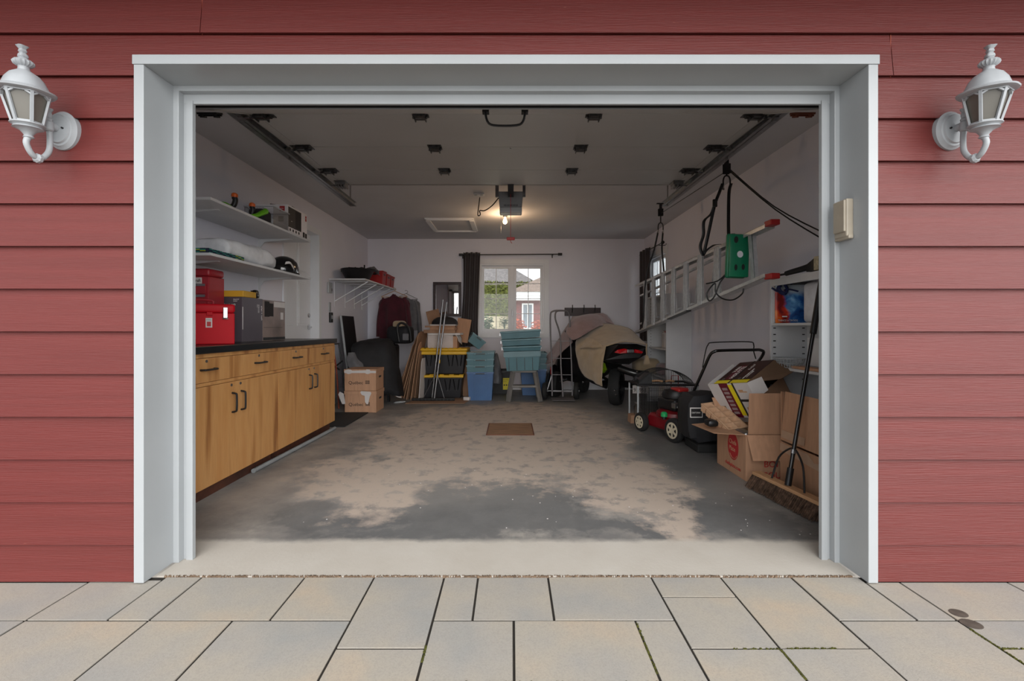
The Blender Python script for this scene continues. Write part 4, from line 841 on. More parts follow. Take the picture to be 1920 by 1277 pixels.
# bankers boxes
def quebec(z0, lab, dx=0, torn=0):
    t_ = thing('bankers_box', lab, 'box', (-1.91+dx,6.05,z0)); x0, x1, y0, y1, h_ = -2.11+dx, -1.71+dx, 5.89, 6.24, .275
    MB().box(x0,x1,y0,y1,z0+.001,z0+h_-.005).build('carton', mCard, t_, bevel=.003)
    MB().box(x0-.006,x1+.006,y0-.006,y1+.006,z0+h_-.045,z0+h_).build('lid', mCard, t_, bevel=.002)
    text('Québec', .058, face((x0+.05,y0-.0015,z0+.085)), mInk, t_)
    fx, fz = x0+.265, z0+.088
    for i in (0,1):
        for k in (0,1):
            q = MB().box(fx+i*.028,fx+i*.028+.024,y0-.002,y0-.0005,fz+k*.024,fz+k*.024+.02).build('flag_panel', mInk, t_)
            MB().box(fx+i*.028+.010,fx+i*.028+.013,y0-.003,y0-.002,fz+k*.024,fz+k*.024+.02).box(fx+i*.028,fx+i*.028+.024,y0-.003,y0-.002,fz+k*.024+.009,fz+k*.024+.012).build('flag_cross', mCard, q)
    MB().rbox(x1-.0005,x1+.002,6.02,6.12,z0+.155,z0+.18,.001).build('hand_hole', mInk, t_)
    random.seed(int(z0*100)+1)
    if not torn:
        pts = [(0,.0),(.4,.0),(.4,.028),(.3,.03),(.28,.036),(.1,.03),(.08,.045),(.02,.04),(0,.03)]
        MB(tr(x0,y0-.0075,z0+h_-.048)).prism([(a_,b_) for a_,b_ in pts],0,.002).build('tape_strip', mPaperW, t_)
        for q in (.03,.27): MB(tr(x0+q,y0-.0095,z0+h_-.055)).prism([(0,0),(.03,-.006),(.06,.004),(.055,.05),(.01,.055)],0,.002).build('torn_label', mPaperW, t_)
    else:
        MB(tr(x0+.2,y0-.0075,z0+h_-.05)).prism([(0,.03),(.02,0),(.055,-.01),(.06,-.09),(.085,-.12),(.10,-.11),(.12,-.02),(.14,.02),(.13,.04),(.01,.05)],0,.002).build('torn_label', mPaperW, t_)
        MB(tr(x0-.03,y0-.008,z0+.11,ry=-18)).prism([(0,0),(.04,-.01),(.06,.12),(.02,.16),(-.01,.13)],0,.002).build('torn_label', mPaperW, t_)
    return t_
quebec(0, 'brown bankers box with torn white labels at the bottom of the stack', torn=1)
quebec(.276, 'brown bankers box with a taped lid on top of the other', dx=-.003)

# ---------------- cardboard sheets ----------------
random.seed(21)
spec = [  # (px bottom-left, py, px top, py top, Y, width along y, thick, material)
 (762,742,785,622,6.95,.10,.012,mCardD),(770,745,786,640,6.90,.14,.010,mCard),(777,747,787,655,6.85,.18,.010,mCardD),(785,748,791,668,6.82,.20,.008,mPaperW),
 (741,722,783,626,7.25,.40,.010,mCard),(746,730,776,640,7.2,.42,.010,mCard),(752,738,784,632,7.1,.38,.012,mCard),(757,741,789,617,7.05,.36,.010,mCard)]
for i, (ax, ay, bx_, by_, Y, wy_, th2, m_) in enumerate(spec):
    p = P(ax, ay, Y); q = P(bx_, by_, Y+.12); p.z = .002; u = (q-p); L = u.length; u.normalize(); v = Vector((.16, .985, 0)); v = (v-u*v.dot(u)).normalized(); n_ = u.cross(v)
    M_ = Matrix(((v.x,n_.x,u.x,p.x),(v.y,n_.y,u.y,p.y),(v.z,n_.z,u.z,p.z),(0,0,0,1)))
    mb = MB(M_); c_ = random.uniform(.02,.08)
    mb.prism([(0,0),(wy_,0),(wy_,L-.06),(wy_-c_,L),(.02,L-c_*.7),(0,L-.1)], -th2/2, th2/2)
    mb.build('cardboard_sheet', m_, label='white faced board leaning nearest the black and yellow totes' if m_ is mPaperW else ('fifth','sixth','seventh',0,'leftmost','second','third','fourth')[i]+' brown cardboard sheet from the left in the leaning pile', cat='cardboard', group=None if m_ is mPaperW else 'flattened cardboard leaning beside the totes')
fl1 = MB().add([(-1.50,6.58,.0),(-.66,6.60,.0),(-.58,7.12,.0),(-1.38,7.12,.0),(-1.50,6.58,.006),(-.66,6.60,.006),(-.58,7.12,.006),(-1.38,7.12,.006)], [(0,3,2,1),(4,5,6,7),(0,1,5,4),(1,2,6,5),(2,3,7,6),(3,0,4,7)]).build('cardboard_sheet', mCardD, label='flat cardboard sheet lying on the floor under the wide floor squeegee', cat='cardboard')
ZT = .0065
MB(tr(-.65,6.86,ZT,rz=-20)).rbox(-.05,.05,-.03,.03,0,.05,.01).build('paper_scrap', mPaperW, label='small white crumpled packet on the floor sheet near the blue tote', cat='packet')

# ---------------- totes ----------------
def shell(mb, w0, d0, w1, d1, h_, t_=.004, z=0):
    mb.frus((w0,d0),(w1,d1),z,z+h_,cap1=False); k = len(mb.v)
    mb.frus((w0-2*t_,d0-2*t_),(w1-2*t_,d1-2*t_),z+t_,z+h_,cap0=True,cap1=False)
    a_ = k-8+4; b_ = k+4
    mb.f += [(a_+i, a_+(i+1) % 4, b_+(i+1) % 4, b_+i) for i in range(4)]
def big_tote(T, lab, h_, open_lid=False, w_=.66):
    t_ = thing('storage_tote', lab, 'tote', T, group='black totes with yellow lids')
    MB(T).frus((w_*.84,.40),(w_*.95,.48),0,h_-.055).frus((w_*.97,.49),(w_*.97,.49),h_-.075,h_-.055).build('body', mat('black tote plastic', (34,35,40), .4), t_, bevel=.008)
    for x in (-.23,-.10,.10,.23):
        rb = MB(T)
        for s_ in (-1,1): rb.bar((x+s_*.045,-.243,h_-.08),(x+s_*.018,-.212,.12),.012,.012)
        rb.bar((x-.022,-.210,.12),(x+.022,-.210,.12),.012,.012).build('rib', mBlack, t_)
    if open_lid:
        MB(T).rbox(-w_*.52,w_*.52,-.262,.262,h_-.075,h_-.02,.012).build('lid', mYel, t_); MB(T).rbox(-w_*.525,w_*.525,-.266,.266,h_-.018,h_+.02,.012).build('lid_rim', mYel, t_)
        for k in range(9): MB(T).rbox(-w_*.5+k*.07,-w_*.5+.045+k*.07,-.258,-.22,h_+.02,h_+.03,.003).build('lid_lug', mYel, t_)
    else:
        MB(T).rbox(-w_*.50,w_*.50,-.252,.252,h_-.055,h_-.018,.008).build('lid', mYel, t_)
        for k in range(5): MB(T).rbox(-w_*.48+k*.15,-w_*.48+.07+k*.15,-.247,-.20,h_-.018,h_-.006,.003).build('lid_lug', mYel, t_)
    return t_
big_tote(tr(-1.06,7.28,ZT), 'black tote with a yellow lid standing at the bottom on the floor sheet', .37, w_=.68)
big_tote(tr(-1.02,7.30,ZT+.366), 'black tote with a deep yellow double lid on top of the other', .37, True, w_=.68)
zt_ = ZT+.366+.392
MB(tr(-1.08,7.28,zt_)).box(-.20,.19,-.15,.15,0,.20).build('white_box', mat('white carton', (196,186,182), .6), label='plain white carton standing on the yellow tote lid', cat='box', bevel=.002)
MB(tr(-1.08,7.28,zt_)).box(.1905,.255,-.14,.14,0,.185).build('carton', mCard, label='narrow brown carton beside the white carton on the yellow lid', cat='box')
random.seed(4)
zz = zt_+.201
for i, (w_, d_, h_, m_, dx, rz, lab) in enumerate(((.50,.30,.03,mPaperW,.05,-4,'white paper wrapped package lying directly on the white carton'),(.48,.28,.05,mCardD,-.04,3,'flattened dark brown carton lying on the paper package'),(.38,.28,.035,mCard,.02,-3,'flat brown carton below the dark flattened one'),(.46,.26,.028,mCardD,-.03,2,'dark cardboard layer under the white sheet'),(.40,.26,.018,mPaperW,.02,-2,'thin white sheet near the top of the cardboard pile'))):
    MB(tr(-1.07+dx,7.28,zz,rz=rz)).rbox(-w_/2,w_/2,-d_/2,d_/2,0,h_,.003).build('flat_carton' if i else 'paper_package', m_, label=lab, cat='cardboard'); zz += h_+.0006
MB(tr(-1.04,7.30,zz)).lathe([(.19,0),(.185,.04),(.16,.08),(.11,.11),(.04,.125),(.005,.127)], 24, sx=1.1, sy=.7).build('dark_cap', mCloak, smooth=True, label='dark rounded cloth cover on top of the cardboard pile', cat='cover')
MB(tr(-1.13,7.50,zt_+.2,ry=-14)).box(-.15,.06,0,.006,-.0,.42).build('carton_flap', mCardD, label='ragged brown cardboard sheet standing behind the pile', cat='cardboard')
MB(tr(-.78,7.48,zt_+.08,ry=10)).box(-.14,.08,0,.008,-.0,.38).build('carton_flap', mCard, label='brown cardboard sheet standing at the right of the pile by the curtain', cat='cardboard')
cloth('paper_sheet', [[(-.90,7.12,zt_+.215),(-.84,7.10,zt_+.20),(-.80,7.09,zt_+.10)],[(-.88,7.32,zt_+.225),(-.80,7.31,zt_+.18),(-.77,7.3,zt_+.05)]], mPaperW, label='white plastic sheet hanging off the pile toward the teal bin', cat='sheet', wr=.015)
# squeegees
def squeegee(bx, by_, tx, ty, tz, lab, wide):
    t_ = thing('floor_squeegee' if wide else 'metal_pole', lab, 'squeegee' if wide else 'pole', (bx, by_, 0))
    if wide:
        MB(tr(bx,by_,ZT)).rbox(-.33,.30,-.025,.025,.0,.038,.006).build('head', mBlack, t_)
        for k in range(12): MB(tr(bx-.31+k*.053,by_,ZT)).rbox(-.02,.02,-.034,-.02,.005,.03,.004).build('head_rib', mRubber, t_)
        for s_ in (-1,1): MB().cyl((bx+s_*.155-.01,by_,ZT+.036),(bx+.03,by_+.02,.42),.005,8).build('brace', mMetal, t_)
    MB().cyl((bx,by_,ZT+.035 if wide else ZT+.002),(tx,ty,tz),.0125,12).build('handle', mMetal, t_, smooth=True)
    k_ = .38; MB().cyl(tuple(Vector((bx,by_,0)).lerp(Vector((tx,ty,tz)),k_)), tuple(Vector((bx,by_,0)).lerp(Vector((tx,ty,tz)),k_+.035)), .0135, 12).build('band', mYel if wide else mMetal, t_)
squeegee(-1.125,6.82,-.955,6.90,1.46,'wide black floor squeegee with a long steel handle before the totes',True)
squeegee(-1.18,6.93,-1.02,6.97,1.50,'bare steel pole standing just left of the squeegee handle',False)
# mirror
mr = thing('wall_mirror', 'rectangular mirror in a dark reddish wood frame on the back wall', 'mirror', (-1.115,YB,1.27))
for bx in ((-1.355,-.865,1.275,1.325),(-1.355,-.865,1.825,1.875),(-1.355,-1.305,1.3255,1.8245),(-.915,-.865,1.3255,1.8245)): MB().box(bx[0],bx[1],YB-.035,YB-.002,bx[2],bx[3]).build('frame_rail', mDkWood, mr, bevel=.004)
MB(tr(-1.11,YB-.018,1.575,rz=1.1)).box(-.20,.20,-.002,.002,-.255,.255).build('glass', mMirror, mr)
# curtain and rod
cu = thing('curtain', 'dark brown curtain gathered at the left of the back window', 'curtain', (-.68,8.0,.75))
rows = []
for j in range(30):
    v = j/29; z = 2.375-v*1.62; w_ = .145-.02*math.sin(v*3)+.02*v; xc_ = -.675-.07*v*v+.02*(v > .8)*(v-.8)*5
    rows.append([Vector((xc_-w_+2*w_*k/60, 7.985+.035*math.sin(k/60*math.pi*7+.6*math.sin(v*4)), z)) for k in range(61)])
MB().grid(rows).build('fabric', mCurt, cu, smooth=True, solid=.003)
for x in (-.80,-.755,-.60,-.555): MB(tr(x,7.985,2.335,ry=90)).lathe([(.022,-.003),(.028,0),(.022,.003)],16).build('grommet', mMetal, cu)
rd = thing('curtain_rod', 'thin black curtain rod with square ends above the back window', 'rod', (0,7.985,2.33))
MB().cyl((-.83,7.985,2.335),(.82,7.985,2.345),.009,10).build('rod', mDkMetal, rd, smooth=True)
for x, z in ((-.86,2.335),(.845,2.345)): MB(tr(x,7.985,z)).rbox(-.035,.035,-.018,.018,-.02,.02,.004).build('finial', mBlack, rd)
for x, z in ((-.84,2.335),(.72,2.345)): MB().box(x-.008,x+.008,7.985,YB-.001,z-.012,z-.004).box(x-.008,x+.008,YB-.006,YB-.001,z-.05,z+.02).build('bracket', mDkMetal, rd)
# nested end-on totes
def small_tote(T, m_, w_, d_, h_, lab, group=None, ribs=True, name='nesting_tote'):
    t_ = thing(name, lab, 'tote', T, group=group)
    mb = MB(T); shell(mb, w_*.84, d_*.84, w_*.97, d_*.97, h_); mb.build('body', m_, t_)
    MB(T).box(-w_/2,w_/2,-d_/2,-d_/2+.012,h_-.022,h_).box(-w_/2,w_/2,d_/2-.012,d_/2,h_-.022,h_).box(-w_/2,-w_/2+.012,-d_/2+.012,d_/2-.012,h_-.022,h_).box(w_/2-.012,w_/2,-d_/2+.012,d_/2-.012,h_-.022,h_).build('rim', m_, t_)
    MB(T).rbox(-w_*.24,w_*.24,-d_/2-.012,-d_/2+.0,h_-.038,h_-.006,.004).build('handle', m_, t_)
    MB(T).rbox(-w_*.17,w_*.17,-d_/2-.0135,-d_/2-.011,h_-.031,h_-.016,.001).build('handle_slot', mBlack, t_)
    if ribs:
        for x in (-w_*.24, w_*.24): MB(T).bar((x*.86,-d_*.424,.01),(x,-d_*.482,h_-.04),.006,.006).build('rib', m_, t_)
    return t_
xb = -.455
small_tote(tr(xb,7.10,0), mBlueP, .40, .52, .425, 'tall blue tote at the bottom of the stack left of the stool')
for k, d_ in enumerate(('lowest teal tote nested in the blue tote left of the stool','middle teal tote nested in the stack left of the stool','topmost open teal tote of the stack left of the stool')):
    small_tote(tr(xb+.003*k,7.10,.425+.095*(k+1)-.40+.006), mTeal, .41, .53, .40, d_, ribs=False)
T = tr(-.62,7.52,.80,rz=10,ry=38)
small_tote(T, mTeal, .26, .36, .16, 'teal bin tipped on its side beside the dark curtain', ribs=False, name='tipped_bin')
MB(tr(-.62,7.5,0)).box(-.14,.16,-.17,.2,0,.70).build('carton', mCardD, label='plain dark carton hidden behind the teal totes', cat='box')
bt = small_tote(tr(-.16,7.75,0), mBlack, .31, .40, .38, 'black bin with a yellow warning label under the window', name='black_bin', ribs=False)
MB(tr(-.16,7.75,0)).box(.03,.145,-.193,-.187,.07,.26).build('warning_label', mYelInk, bt)
for k in range(3): MB(tr(-.16,7.75,0)).cyl((.052+k*.034,-.194,.145),(.052+k*.034,-.1955,.145),.012,12).build('label_dot', mInk, bt)
text('CAUTION', .019, face((-.125,7.5545,.225)), mInk, bt); text('keep clear', .013, face((-.125,7.5545,.20)), mInk, bt)
cloth('plastic_sack', [[P(924,665,7.3),P(923,700,7.28),P(923,720,7.26)],[P(932,662,7.3),P(936,690,7.25),P(934,718,7.24)],[P(933,672,7.45),P(941,705,7.4),P(938,722,7.35)]], mGreyCloth, label='grey plastic sack hanging between the teal stacks', cat='sack', wr=.02)
# stool and leaning stack
so = thing('step_stool', 'grey moulded two step plastic stool under the teal tote stack', 'stool', (.19,6.95,0))
MB(tr(.195,6.98,0)).rbox(-.185,.185,-.15,.17,.415,.45,.01).build('top_step', mStool, so); MB(tr(.195,6.98,0)).rbox(-.18,.18,-.20,-.06,.20,.235,.01).build('lower_step', mStool, so)
for sx_ in (-1,1):
    for (y0, y1) in ((-.21,-.15),(.21,.15)): MB(tr(.195,6.98,0)).bar((sx_*.235,y0,0),(sx_*.165,y1,.42),.055,.045).build('leg', mStool, so)
    MB(tr(.195,6.98,0)).bar((sx_*.205,-.20,.21),(sx_*.205,.20,.21),.02,.03).build('side_rail', mStool, so)
Ts = tr(.17,6.96,.4505,ry=-1.8)
names = ['lowest teal tote of the leaning stack on the stool','second teal tote of the leaning stack on the stool','third teal tote of the leaning stack on the stool','topmost inverted teal tote of the leaning stack on the stool']
t_ = thing('nesting_tote', names[0], 'tote', Ts)
mb = MB(Ts); shell(mb,.46,.36,.52,.42,.27); mb.build('body', mTeal, t_)
for k in range(4): MB(Ts).box(-.20+k*.115,-.193+k*.115,-.205,-.178,.01,.19).build('rib', mBlack, t_)
MB(Ts).box(-.27,.27,-.222,-.205,.205,.285).box(-.27,.27,.205,.222,.205,.285).box(-.27,-.255,-.205,.205,.205,.285).box(.255,.27,-.205,.205,.205,.285).build('rim', mTeal, t_)
for k, (z0, h_) in enumerate(((.292,.075),(.372,.10),(.477,.115))):
    T2 = Ts @ tr(-.006*k,0,z0,ry=-.8*k); t2 = thing('nesting_tote', names[k+1], 'tote', T2)
    w_ = .53+.012*k
    MB(T2).frus((w_,.43),(w_+.02,.45),0,h_-.03).build('body', mTeal, t2); MB(T2).rbox(-w_/2-.02,w_/2+.02,-.24,.24,h_-.03,h_-.004,.006).build('rim', mTeal, t2)
    for s_ in (-1,1): MB(T2).rbox(s_*(w_/2+.02),s_*(w_/2+.034),-.03,.03,h_-.07,h_-.02,.003).build('clasp', mMetal, t2)
xs = .36
small_tote(tr(xs,7.62,0), mBlueP, .42, .50, .42, 'dark blue tote at the bottom of the stack behind the stool')
for k, d_ in enumerate(('lowest teal tote nested in the stack behind the stool','middle teal tote nested in the stack behind the stool','topmost teal tote nested in the stack behind the stool')):
    small_tote(tr(xs,7.62,.42+.085*(k+1)-.40+.006), mTeal, .43, .51, .40, d_, ribs=False)
# coat rack
rk = thing('coat_rack', 'dark wooden coat rack board with black hooks on the back wall', 'rack', (1.25,YB,1.28))
MB().box(.935,1.565,YB-.022,YB-.001,1.285,1.428).build('board', mDkWood, rk, bevel=.003)
for x in (1.065,1.265,1.455): MB().tube([(x,YB-.022,1.39),(x,YB-.06,1.385),(x,YB-.075,1.43),(x,YB-.07,1.475)], .007, 8, 4).tube([(x,YB-.03,1.36),(x,YB-.06,1.345),(x,YB-.06,1.37)], .006, 8, 3).build('hook', mBlack, rk, smooth=True)
# hand truck
mHT = mat('grey painted tube', (112,108,110), .45, metal=.3, var=.1)
hd = thing('hand_truck', 'grey steel hand truck with two pneumatic tyres beside the covered machine', 'hand truck', (.77,6.9,0))
xl_, xr_, Yk = .62, .905, 6.92
def hp(px, py, Y=Yk): return P(px, py, Y)
for nm, pts in (('left_rail',[(.615,6.93,.06),(.615,6.99,.5),(.60,7.03,1.0),(.60,7.04,1.27),(.63,7.03,1.325),(.70,7.02,1.34)]),
                ('center_rail',[(.77,6.86,.06),(.745,6.91,.5),(.74,6.94,.9),(.715,6.93,1.05),(.665,6.92,1.2),(.665,6.94,1.29),(.70,6.97,1.33),(.80,7.0,1.335)]),
                ('right_rail',[(.92,6.96,.06),(.915,7.0,.5),(.90,7.03,.9),(.89,7.04,1.22),(.87,7.03,1.30),(.82,7.02,1.335),(.69,7.02,1.34)])):
    MB().tube(pts, .0125, 10, 4).build(nm, mHT, hd, smooth=True)
for z, x1 in ((.88,.90),(.62,.91),(.375,.915),(.125,.91)):
    MB().bar((.61,7.0-.06*(1-z),z),(x1,7.0-.06*(1-z),z-.003),.022,.008).build('crossbar', mHT, hd)
MB().add([(.60,6.88,.03),(.93,6.88,.03),(.93,6.73,.018),(.60,6.73,.018),(.60,6.88,.038),(.93,6.88,.038),(.93,6.73,.022),(.60,6.73,.022)],[(0,1,2,3),(7,6,5,4),(0,4,5,1),(1,5,6,2),(2,6,7,3),(3,7,4,0)]).build('toe_plate', mHT, hd)
MB().cyl((.52,6.99,.128),(1.0,6.96,.128),.009,10).bar((.55,6.98,.15),(.61,6.98,.36),.012).build('axle', mMetal, hd)
for x, rz in ((.515,78),(.985,78)):
    wh = MB(tr(x,6.98,.129,rz=rz-90-0) @ tr(ry=90)).lathe([(.055,-.03),(.075,-.035),(.108,-.036),(.124,-.022),(.128,0),(.124,.022),(.108,.036),(.075,.035),(.055,.03)], 32).build('tyre', mRubber, hd, smooth=True)
    MB(tr(x,6.98,.129,rz=rz-90) @ tr(ry=90)).lathe([(.03,-.028),(.064,-.032),(.066,.032),(.03,.028)], 24).cyl((0,0,-.045),(0,0,.045),.018,12).build('rim', mMetal, wh, smooth=True)
# ---------------- covered three wheeled motorcycle ----------------
mc = thing('three_wheeler', 'black and lime three wheeled motorcycle partly under the blankets', 'motorcycle', (1.2,7.0,0))
A_, B_ = Vector((1.50,6.28,0)), Vector((.86,7.72,0)); ax = (B_-A_).normalized(); sd_ = Vector((ax.y,-ax.x,0))
def along(t, s, z): return A_+(B_-A_)*t+sd_*s+Vector((0,0,z))
def loft(secs, n=16):
    vs = []
    for (t, w_, z0, z1, e) in secs:
        for k in range(n):
            a_ = 2*math.pi*k/n; c_, s_ = math.cos(a_), math.sin(a_)
            vs.append(along(t, w_*math.copysign(abs(c_)**e, c_), (z0+z1)/2+(z1-z0)/2*math.copysign(abs(s_)**e, s_)))
    fs = [(i*n+k, i*n+(k+1) % n, (i+1)*n+(k+1) % n, (i+1)*n+k) for i in range(len(secs)-1) for k in range(n)]+[tuple(range(n))[::-1], tuple(range(n*(len(secs)-1), n*len(secs)))]
    return MB().add(vs, fs)
mB2 = mat('black bodywork', (18,18,20), .3, var=.1, coat=.4)
loft([(.10,.13,.50,.78,.7),(.25,.18,.40,.88,.7),(.45,.20,.28,.88,.7),(.62,.26,.22,.98,.7),(.8,.26,.22,.86,.8),(.95,.2,.25,.6,.8),(1.04,.10,.3,.45,.9)]).build('body', mB2, mc, smooth=True)
tl = [P(1130,655,6.25),P(1136,649,6.22),P(1160,645,6.12),P(1195,645,6.12),P(1212,650,6.2),P(1214,664,6.24),P(1200,672,6.2),P(1180,684,6.15),P(1150,682,6.15),P(1133,676,6.22)]
tb_ = MB(); tb_.add(tl+[p+Vector((-.10,.42,.02)) for p in tl], [tuple(range(10))]+[tuple(range(10,20))[::-1]]+[(i,(i+1) % 10,(i+1) % 10+10,i+10) for i in range(10)]).build('tail_fairing', mB2, mc, bevel=.012)
mTL = mat('red lamp lens', (200,10,24), .12, var=.2, vscale=60, coat=.6)
for q in ([(1152,661,6.135),(1158,656,6.12),(1170,653.5,6.11),(1176,655,6.11),(1175,662,6.11),(1162,663,6.12)],[(1189,661,6.11),(1190,655,6.11),(1197,656,6.11),(1206,660,6.13),(1203,663,6.13),(1195,662,6.11)]):
    pts = [P(*a_) for a_ in q]; MB().add(pts+[p+Vector((0,.03,0)) for p in pts], [tuple(range(6)),tuple(range(6,12))[::-1]]+[(i,(i+1) % 6,(i+1) % 6+6,i+6) for i in range(6)]).build('tail_lamp', mTL, mc)
c0 = P(1182.5,658.5,6.10); bp_ = MB(Matrix.Translation(c0)).rbox(-.045,.045,-.004,.01,-.024,.024,.01).build('badge', mMetal, mc); text('LTD', .032, face((c0.x-.034,c0.y-.005,c0.z-.012)), mInk, mc)
Mw = Matrix.Translation((1.47,6.46,.262)) @ tr(rz=-24) @ tr(ry=90)
wh = MB(Mw).lathe([(.19,-.06),(.215,-.078),(.245,-.07),(.26,-.03),(.26,.03),(.245,.07),(.215,.078),(.19,.06)], 32, ring=True).build('rear_tyre', mRubber, mc, smooth=True)
rm = MB(Mw); rm.lathe([(.175,-.065),(.19,-.07),(.19,.07),(.175,.065)], 28, ring=True).lathe([(.05,-.05),(.05,.05)], 16)
for k in range(5): rm.bar((.03*math.cos(k*1.257),.03*math.sin(k*1.257),-.045),(.18*math.cos(k*1.257),.18*math.sin(k*1.257),-.05),.035,.012)
rm.build('rim', mDkMetal, wh)
for s_ in (-1,1): MB().tube([along(.10,s_*.14,.26),along(.3,s_*.15,.30),along(.5,s_*.13,.38)], .022, 8).build('swingarm', mDkMetal, mc)
MB().tube([along(.0,.17,.30),along(.2,.18,.28),along(.4,.16,.25)], .05, 12, 3).build('muffler', mDkMetal, mc, smooth=True)
MB().tube([P(1186,700,6.2),P(1190,712,6.15),P(1200,722,6.1)], .012, 8).tube([P(1160,690,6.3),P(1190,700,6.2),P(1215,702,6.2)], .05, 10, 3).build('rear_fender', mB2, mc, smooth=True)
pp = P(1186,737.5,6.12); pt = MB().box(pp.x,pp.x+.215,6.115,6.122,pp.z,pp.z+.105).build('licence_plate', mPaperW, mc); text('9 4958', .07, face((pp.x+.012,6.113,pp.z+.022)), mInk, mc, sx=.85); text('Québec', .014, face((pp.x+.08,6.113,pp.z+.088)), mInk, mc)
for (px, py, Y) in ((1195,697,6.1),(1153,732,6.2),(1155,740,6.2),(1093,716,6.8)): MB(Matrix.Translation(P(px,py,Y))).lathe([(.012,-.006),(.014,0),(.006,.01)], 12, M=tr(rx=90)).build('bolt_head', mChrome, mc)
for (x, y) in ((.68,7.28),(1.18,7.72)):
    T_ = Matrix.Translation((x,y,.2)) @ tr(rz=-24) @ tr(ry=90)
    w_ = MB(T_).lathe([(.13,-.08),(.18,-.085),(.20,-.04),(.20,.04),(.18,.085),(.13,.08)], 28).build('front_tyre', mRubber, mc, smooth=True); MB(T_).lathe([(.03,-.07),(.135,-.065),(.135,.065),(.03,.07)], 20).build('rim', mDkMetal, w_)
    MB(Matrix.Translation((x,y,.2)) @ tr(rz=-24)).tube([(0,-.23,.05),(0,-.16,.18),(0,0,.235),(0,.16,.18)], .07, 10, 4, flat=.25).build('front_fender', mB2, mc, smooth=True)
    MB().tube([(x,y,.2),tuple(along(.72,0,.32))], .018, 8).build('suspension_arm', mDkMetal, mc)
c0 = P(1034,695,7.04); MB(Matrix.Translation(c0)).rbox(-.016,.018,-.01,.01,-.06,.06,.006).build('side_reflector', mTL, mc)
mb = MB(); pts = [P(1074,636,7.1),P(1081,640,7.02),P(1082,682,7.0),P(1075,680,7.08)]; mb.add(pts+[p+Vector((.08,.1,0)) for p in pts], [(0,1,2,3),(7,6,5,4),(0,4,5,1),(1,5,6,2),(2,6,7,3),(3,7,4,0)]).build('side_panel', mLime, mc)
pts = [P(1127,680,6.35),P(1130,682,6.3),P(1133.5,694,6.28),P(1129,700,6.33)]; MB().add(pts+[p+Vector((.05,.08,0)) for p in pts], [(0,1,2,3),(7,6,5,4),(0,4,5,1),(1,5,6,2),(2,6,7,3),(3,7,4,0)]).build('side_panel', mLime, mc)
pts = [P(1063,668,7.25),P(1072,672,7.2),P(1072,681,7.2),P(1062,678,7.25)]; MB().add(pts+[p+Vector((.05,.08,0)) for p in pts], [(0,1,2,3),(7,6,5,4),(0,4,5,1),(1,5,6,2),(2,6,7,3),(3,7,4,0)]).build('foot_peg_cover', mLime, mc)
MB().tube([along(.62,-.3,1.02),along(.64,-.1,1.08),along(.64,.1,1.08),along(.62,.3,1.02)], .018, 8, 4).build('handlebar', mBlack, mc, smooth=True)
bk = thing('beige_blanket', 'beige fleece blanket draped over the rear of the three wheeler', 'blanket', (1.45,6.5,.3))
cloth('cover', [[P(1086,622,7.3),P(1124,608,7.1),P(1155,608,6.95),P(1184,618,6.8),P(1205,640,6.6)],[P(1083,640,7.0),P(1108,630,6.75),P(1148,627,6.55),P(1184,632,6.4),P(1212,645,6.3)],[P(1080,656,6.85),P(1102,652,6.45),P(1131,650,6.18),P(1172,641,6.04),P(1215,648,6.12)]], mBeige, bk, wr=.014, ws=4)
cloth('hanging_fold', [[P(1080,638,6.98),P(1095,632,6.82),P(1112,636,6.5),P(1131,649,6.17)],[P(1079,656,6.83),P(1095,656,6.6),P(1112,660,6.36),P(1130,664,6.13)],[P(1084,687,6.8),P(1098,690,6.55),P(1113,694,6.3),P(1129,690,6.10)],[P(1090,701,6.78),P(1102,709,6.55),P(1114,717,6.3),P(1127,726,6.10)]], mBeige, bk, wr=.022, ws=5)
cloth('rear_fold', [[P(1130,649,6.17),P(1136,648,6.10)],[P(1127,680,6.12),P(1131,678,6.09)],[P(1126,724,6.10),P(1128,718,6.08)]], mBeige, bk, wr=.004)
MB(Matrix.Translation(P(1212.5,683,6.05))).frus((.085,.05),(.03,.03),0,.115).tube([(0,0,.11),(-.005,0,.2),(.0,0,.27)], .008, 6).build('tied_end', mBeige, bk, smooth=True)
bm_ = thing('mauve_blanket', 'mauve fleece blanket draped over the front of the three wheeler', 'blanket', (1.1,7.1,.8))
cloth('cover', [[P(1073,594,7.45),P(1100,590,7.35),P(1128,587,7.4),P(1152,609,7.45)],[P(1067,608,7.15),P(1090,603,7.0),P(1117,603,7.0),P(1142,611,7.15)],[P(1061,624,7.0),P(1078,629,6.82),P(1100,620,6.78),P(1128,609,6.95)],[P(1069,634,6.92),P(1076,638,6.78),P(1090,631,6.72),P(1120,611,6.9)]], mMauve, bm_, wr=.02, ws=4)
cloth('front_fold', [[P(1069,603,7.4),P(1043,642,7.55),P(1023,670,7.6)],[P(1070,620,7.15),P(1049,652,7.3),P(1022,682,7.4)],[P(1073,641,7.0),P(1052,662,7.1),P(1036,678,7.2)]], mMauve, bm_, wr=.02, ws=5)
cloth('rear_peak', [[P(1112,592,7.3),P(1128,587,7.35),P(1138,592,7.4)],[P(1125,602,7.2),P(1140,604,7.25),P(1153,609,7.3)]], mMauve, bm_, wr=.01)
bgm = MB(Matrix.Translation(P(1190,700,6.7))).rbox(-.02,.34,-.15,.15,0,.22,.08,4).build('folded_blanket', mBeige, smooth=True, label='beige blanket bundle behind the tail of the three wheeler', cat='blanket')

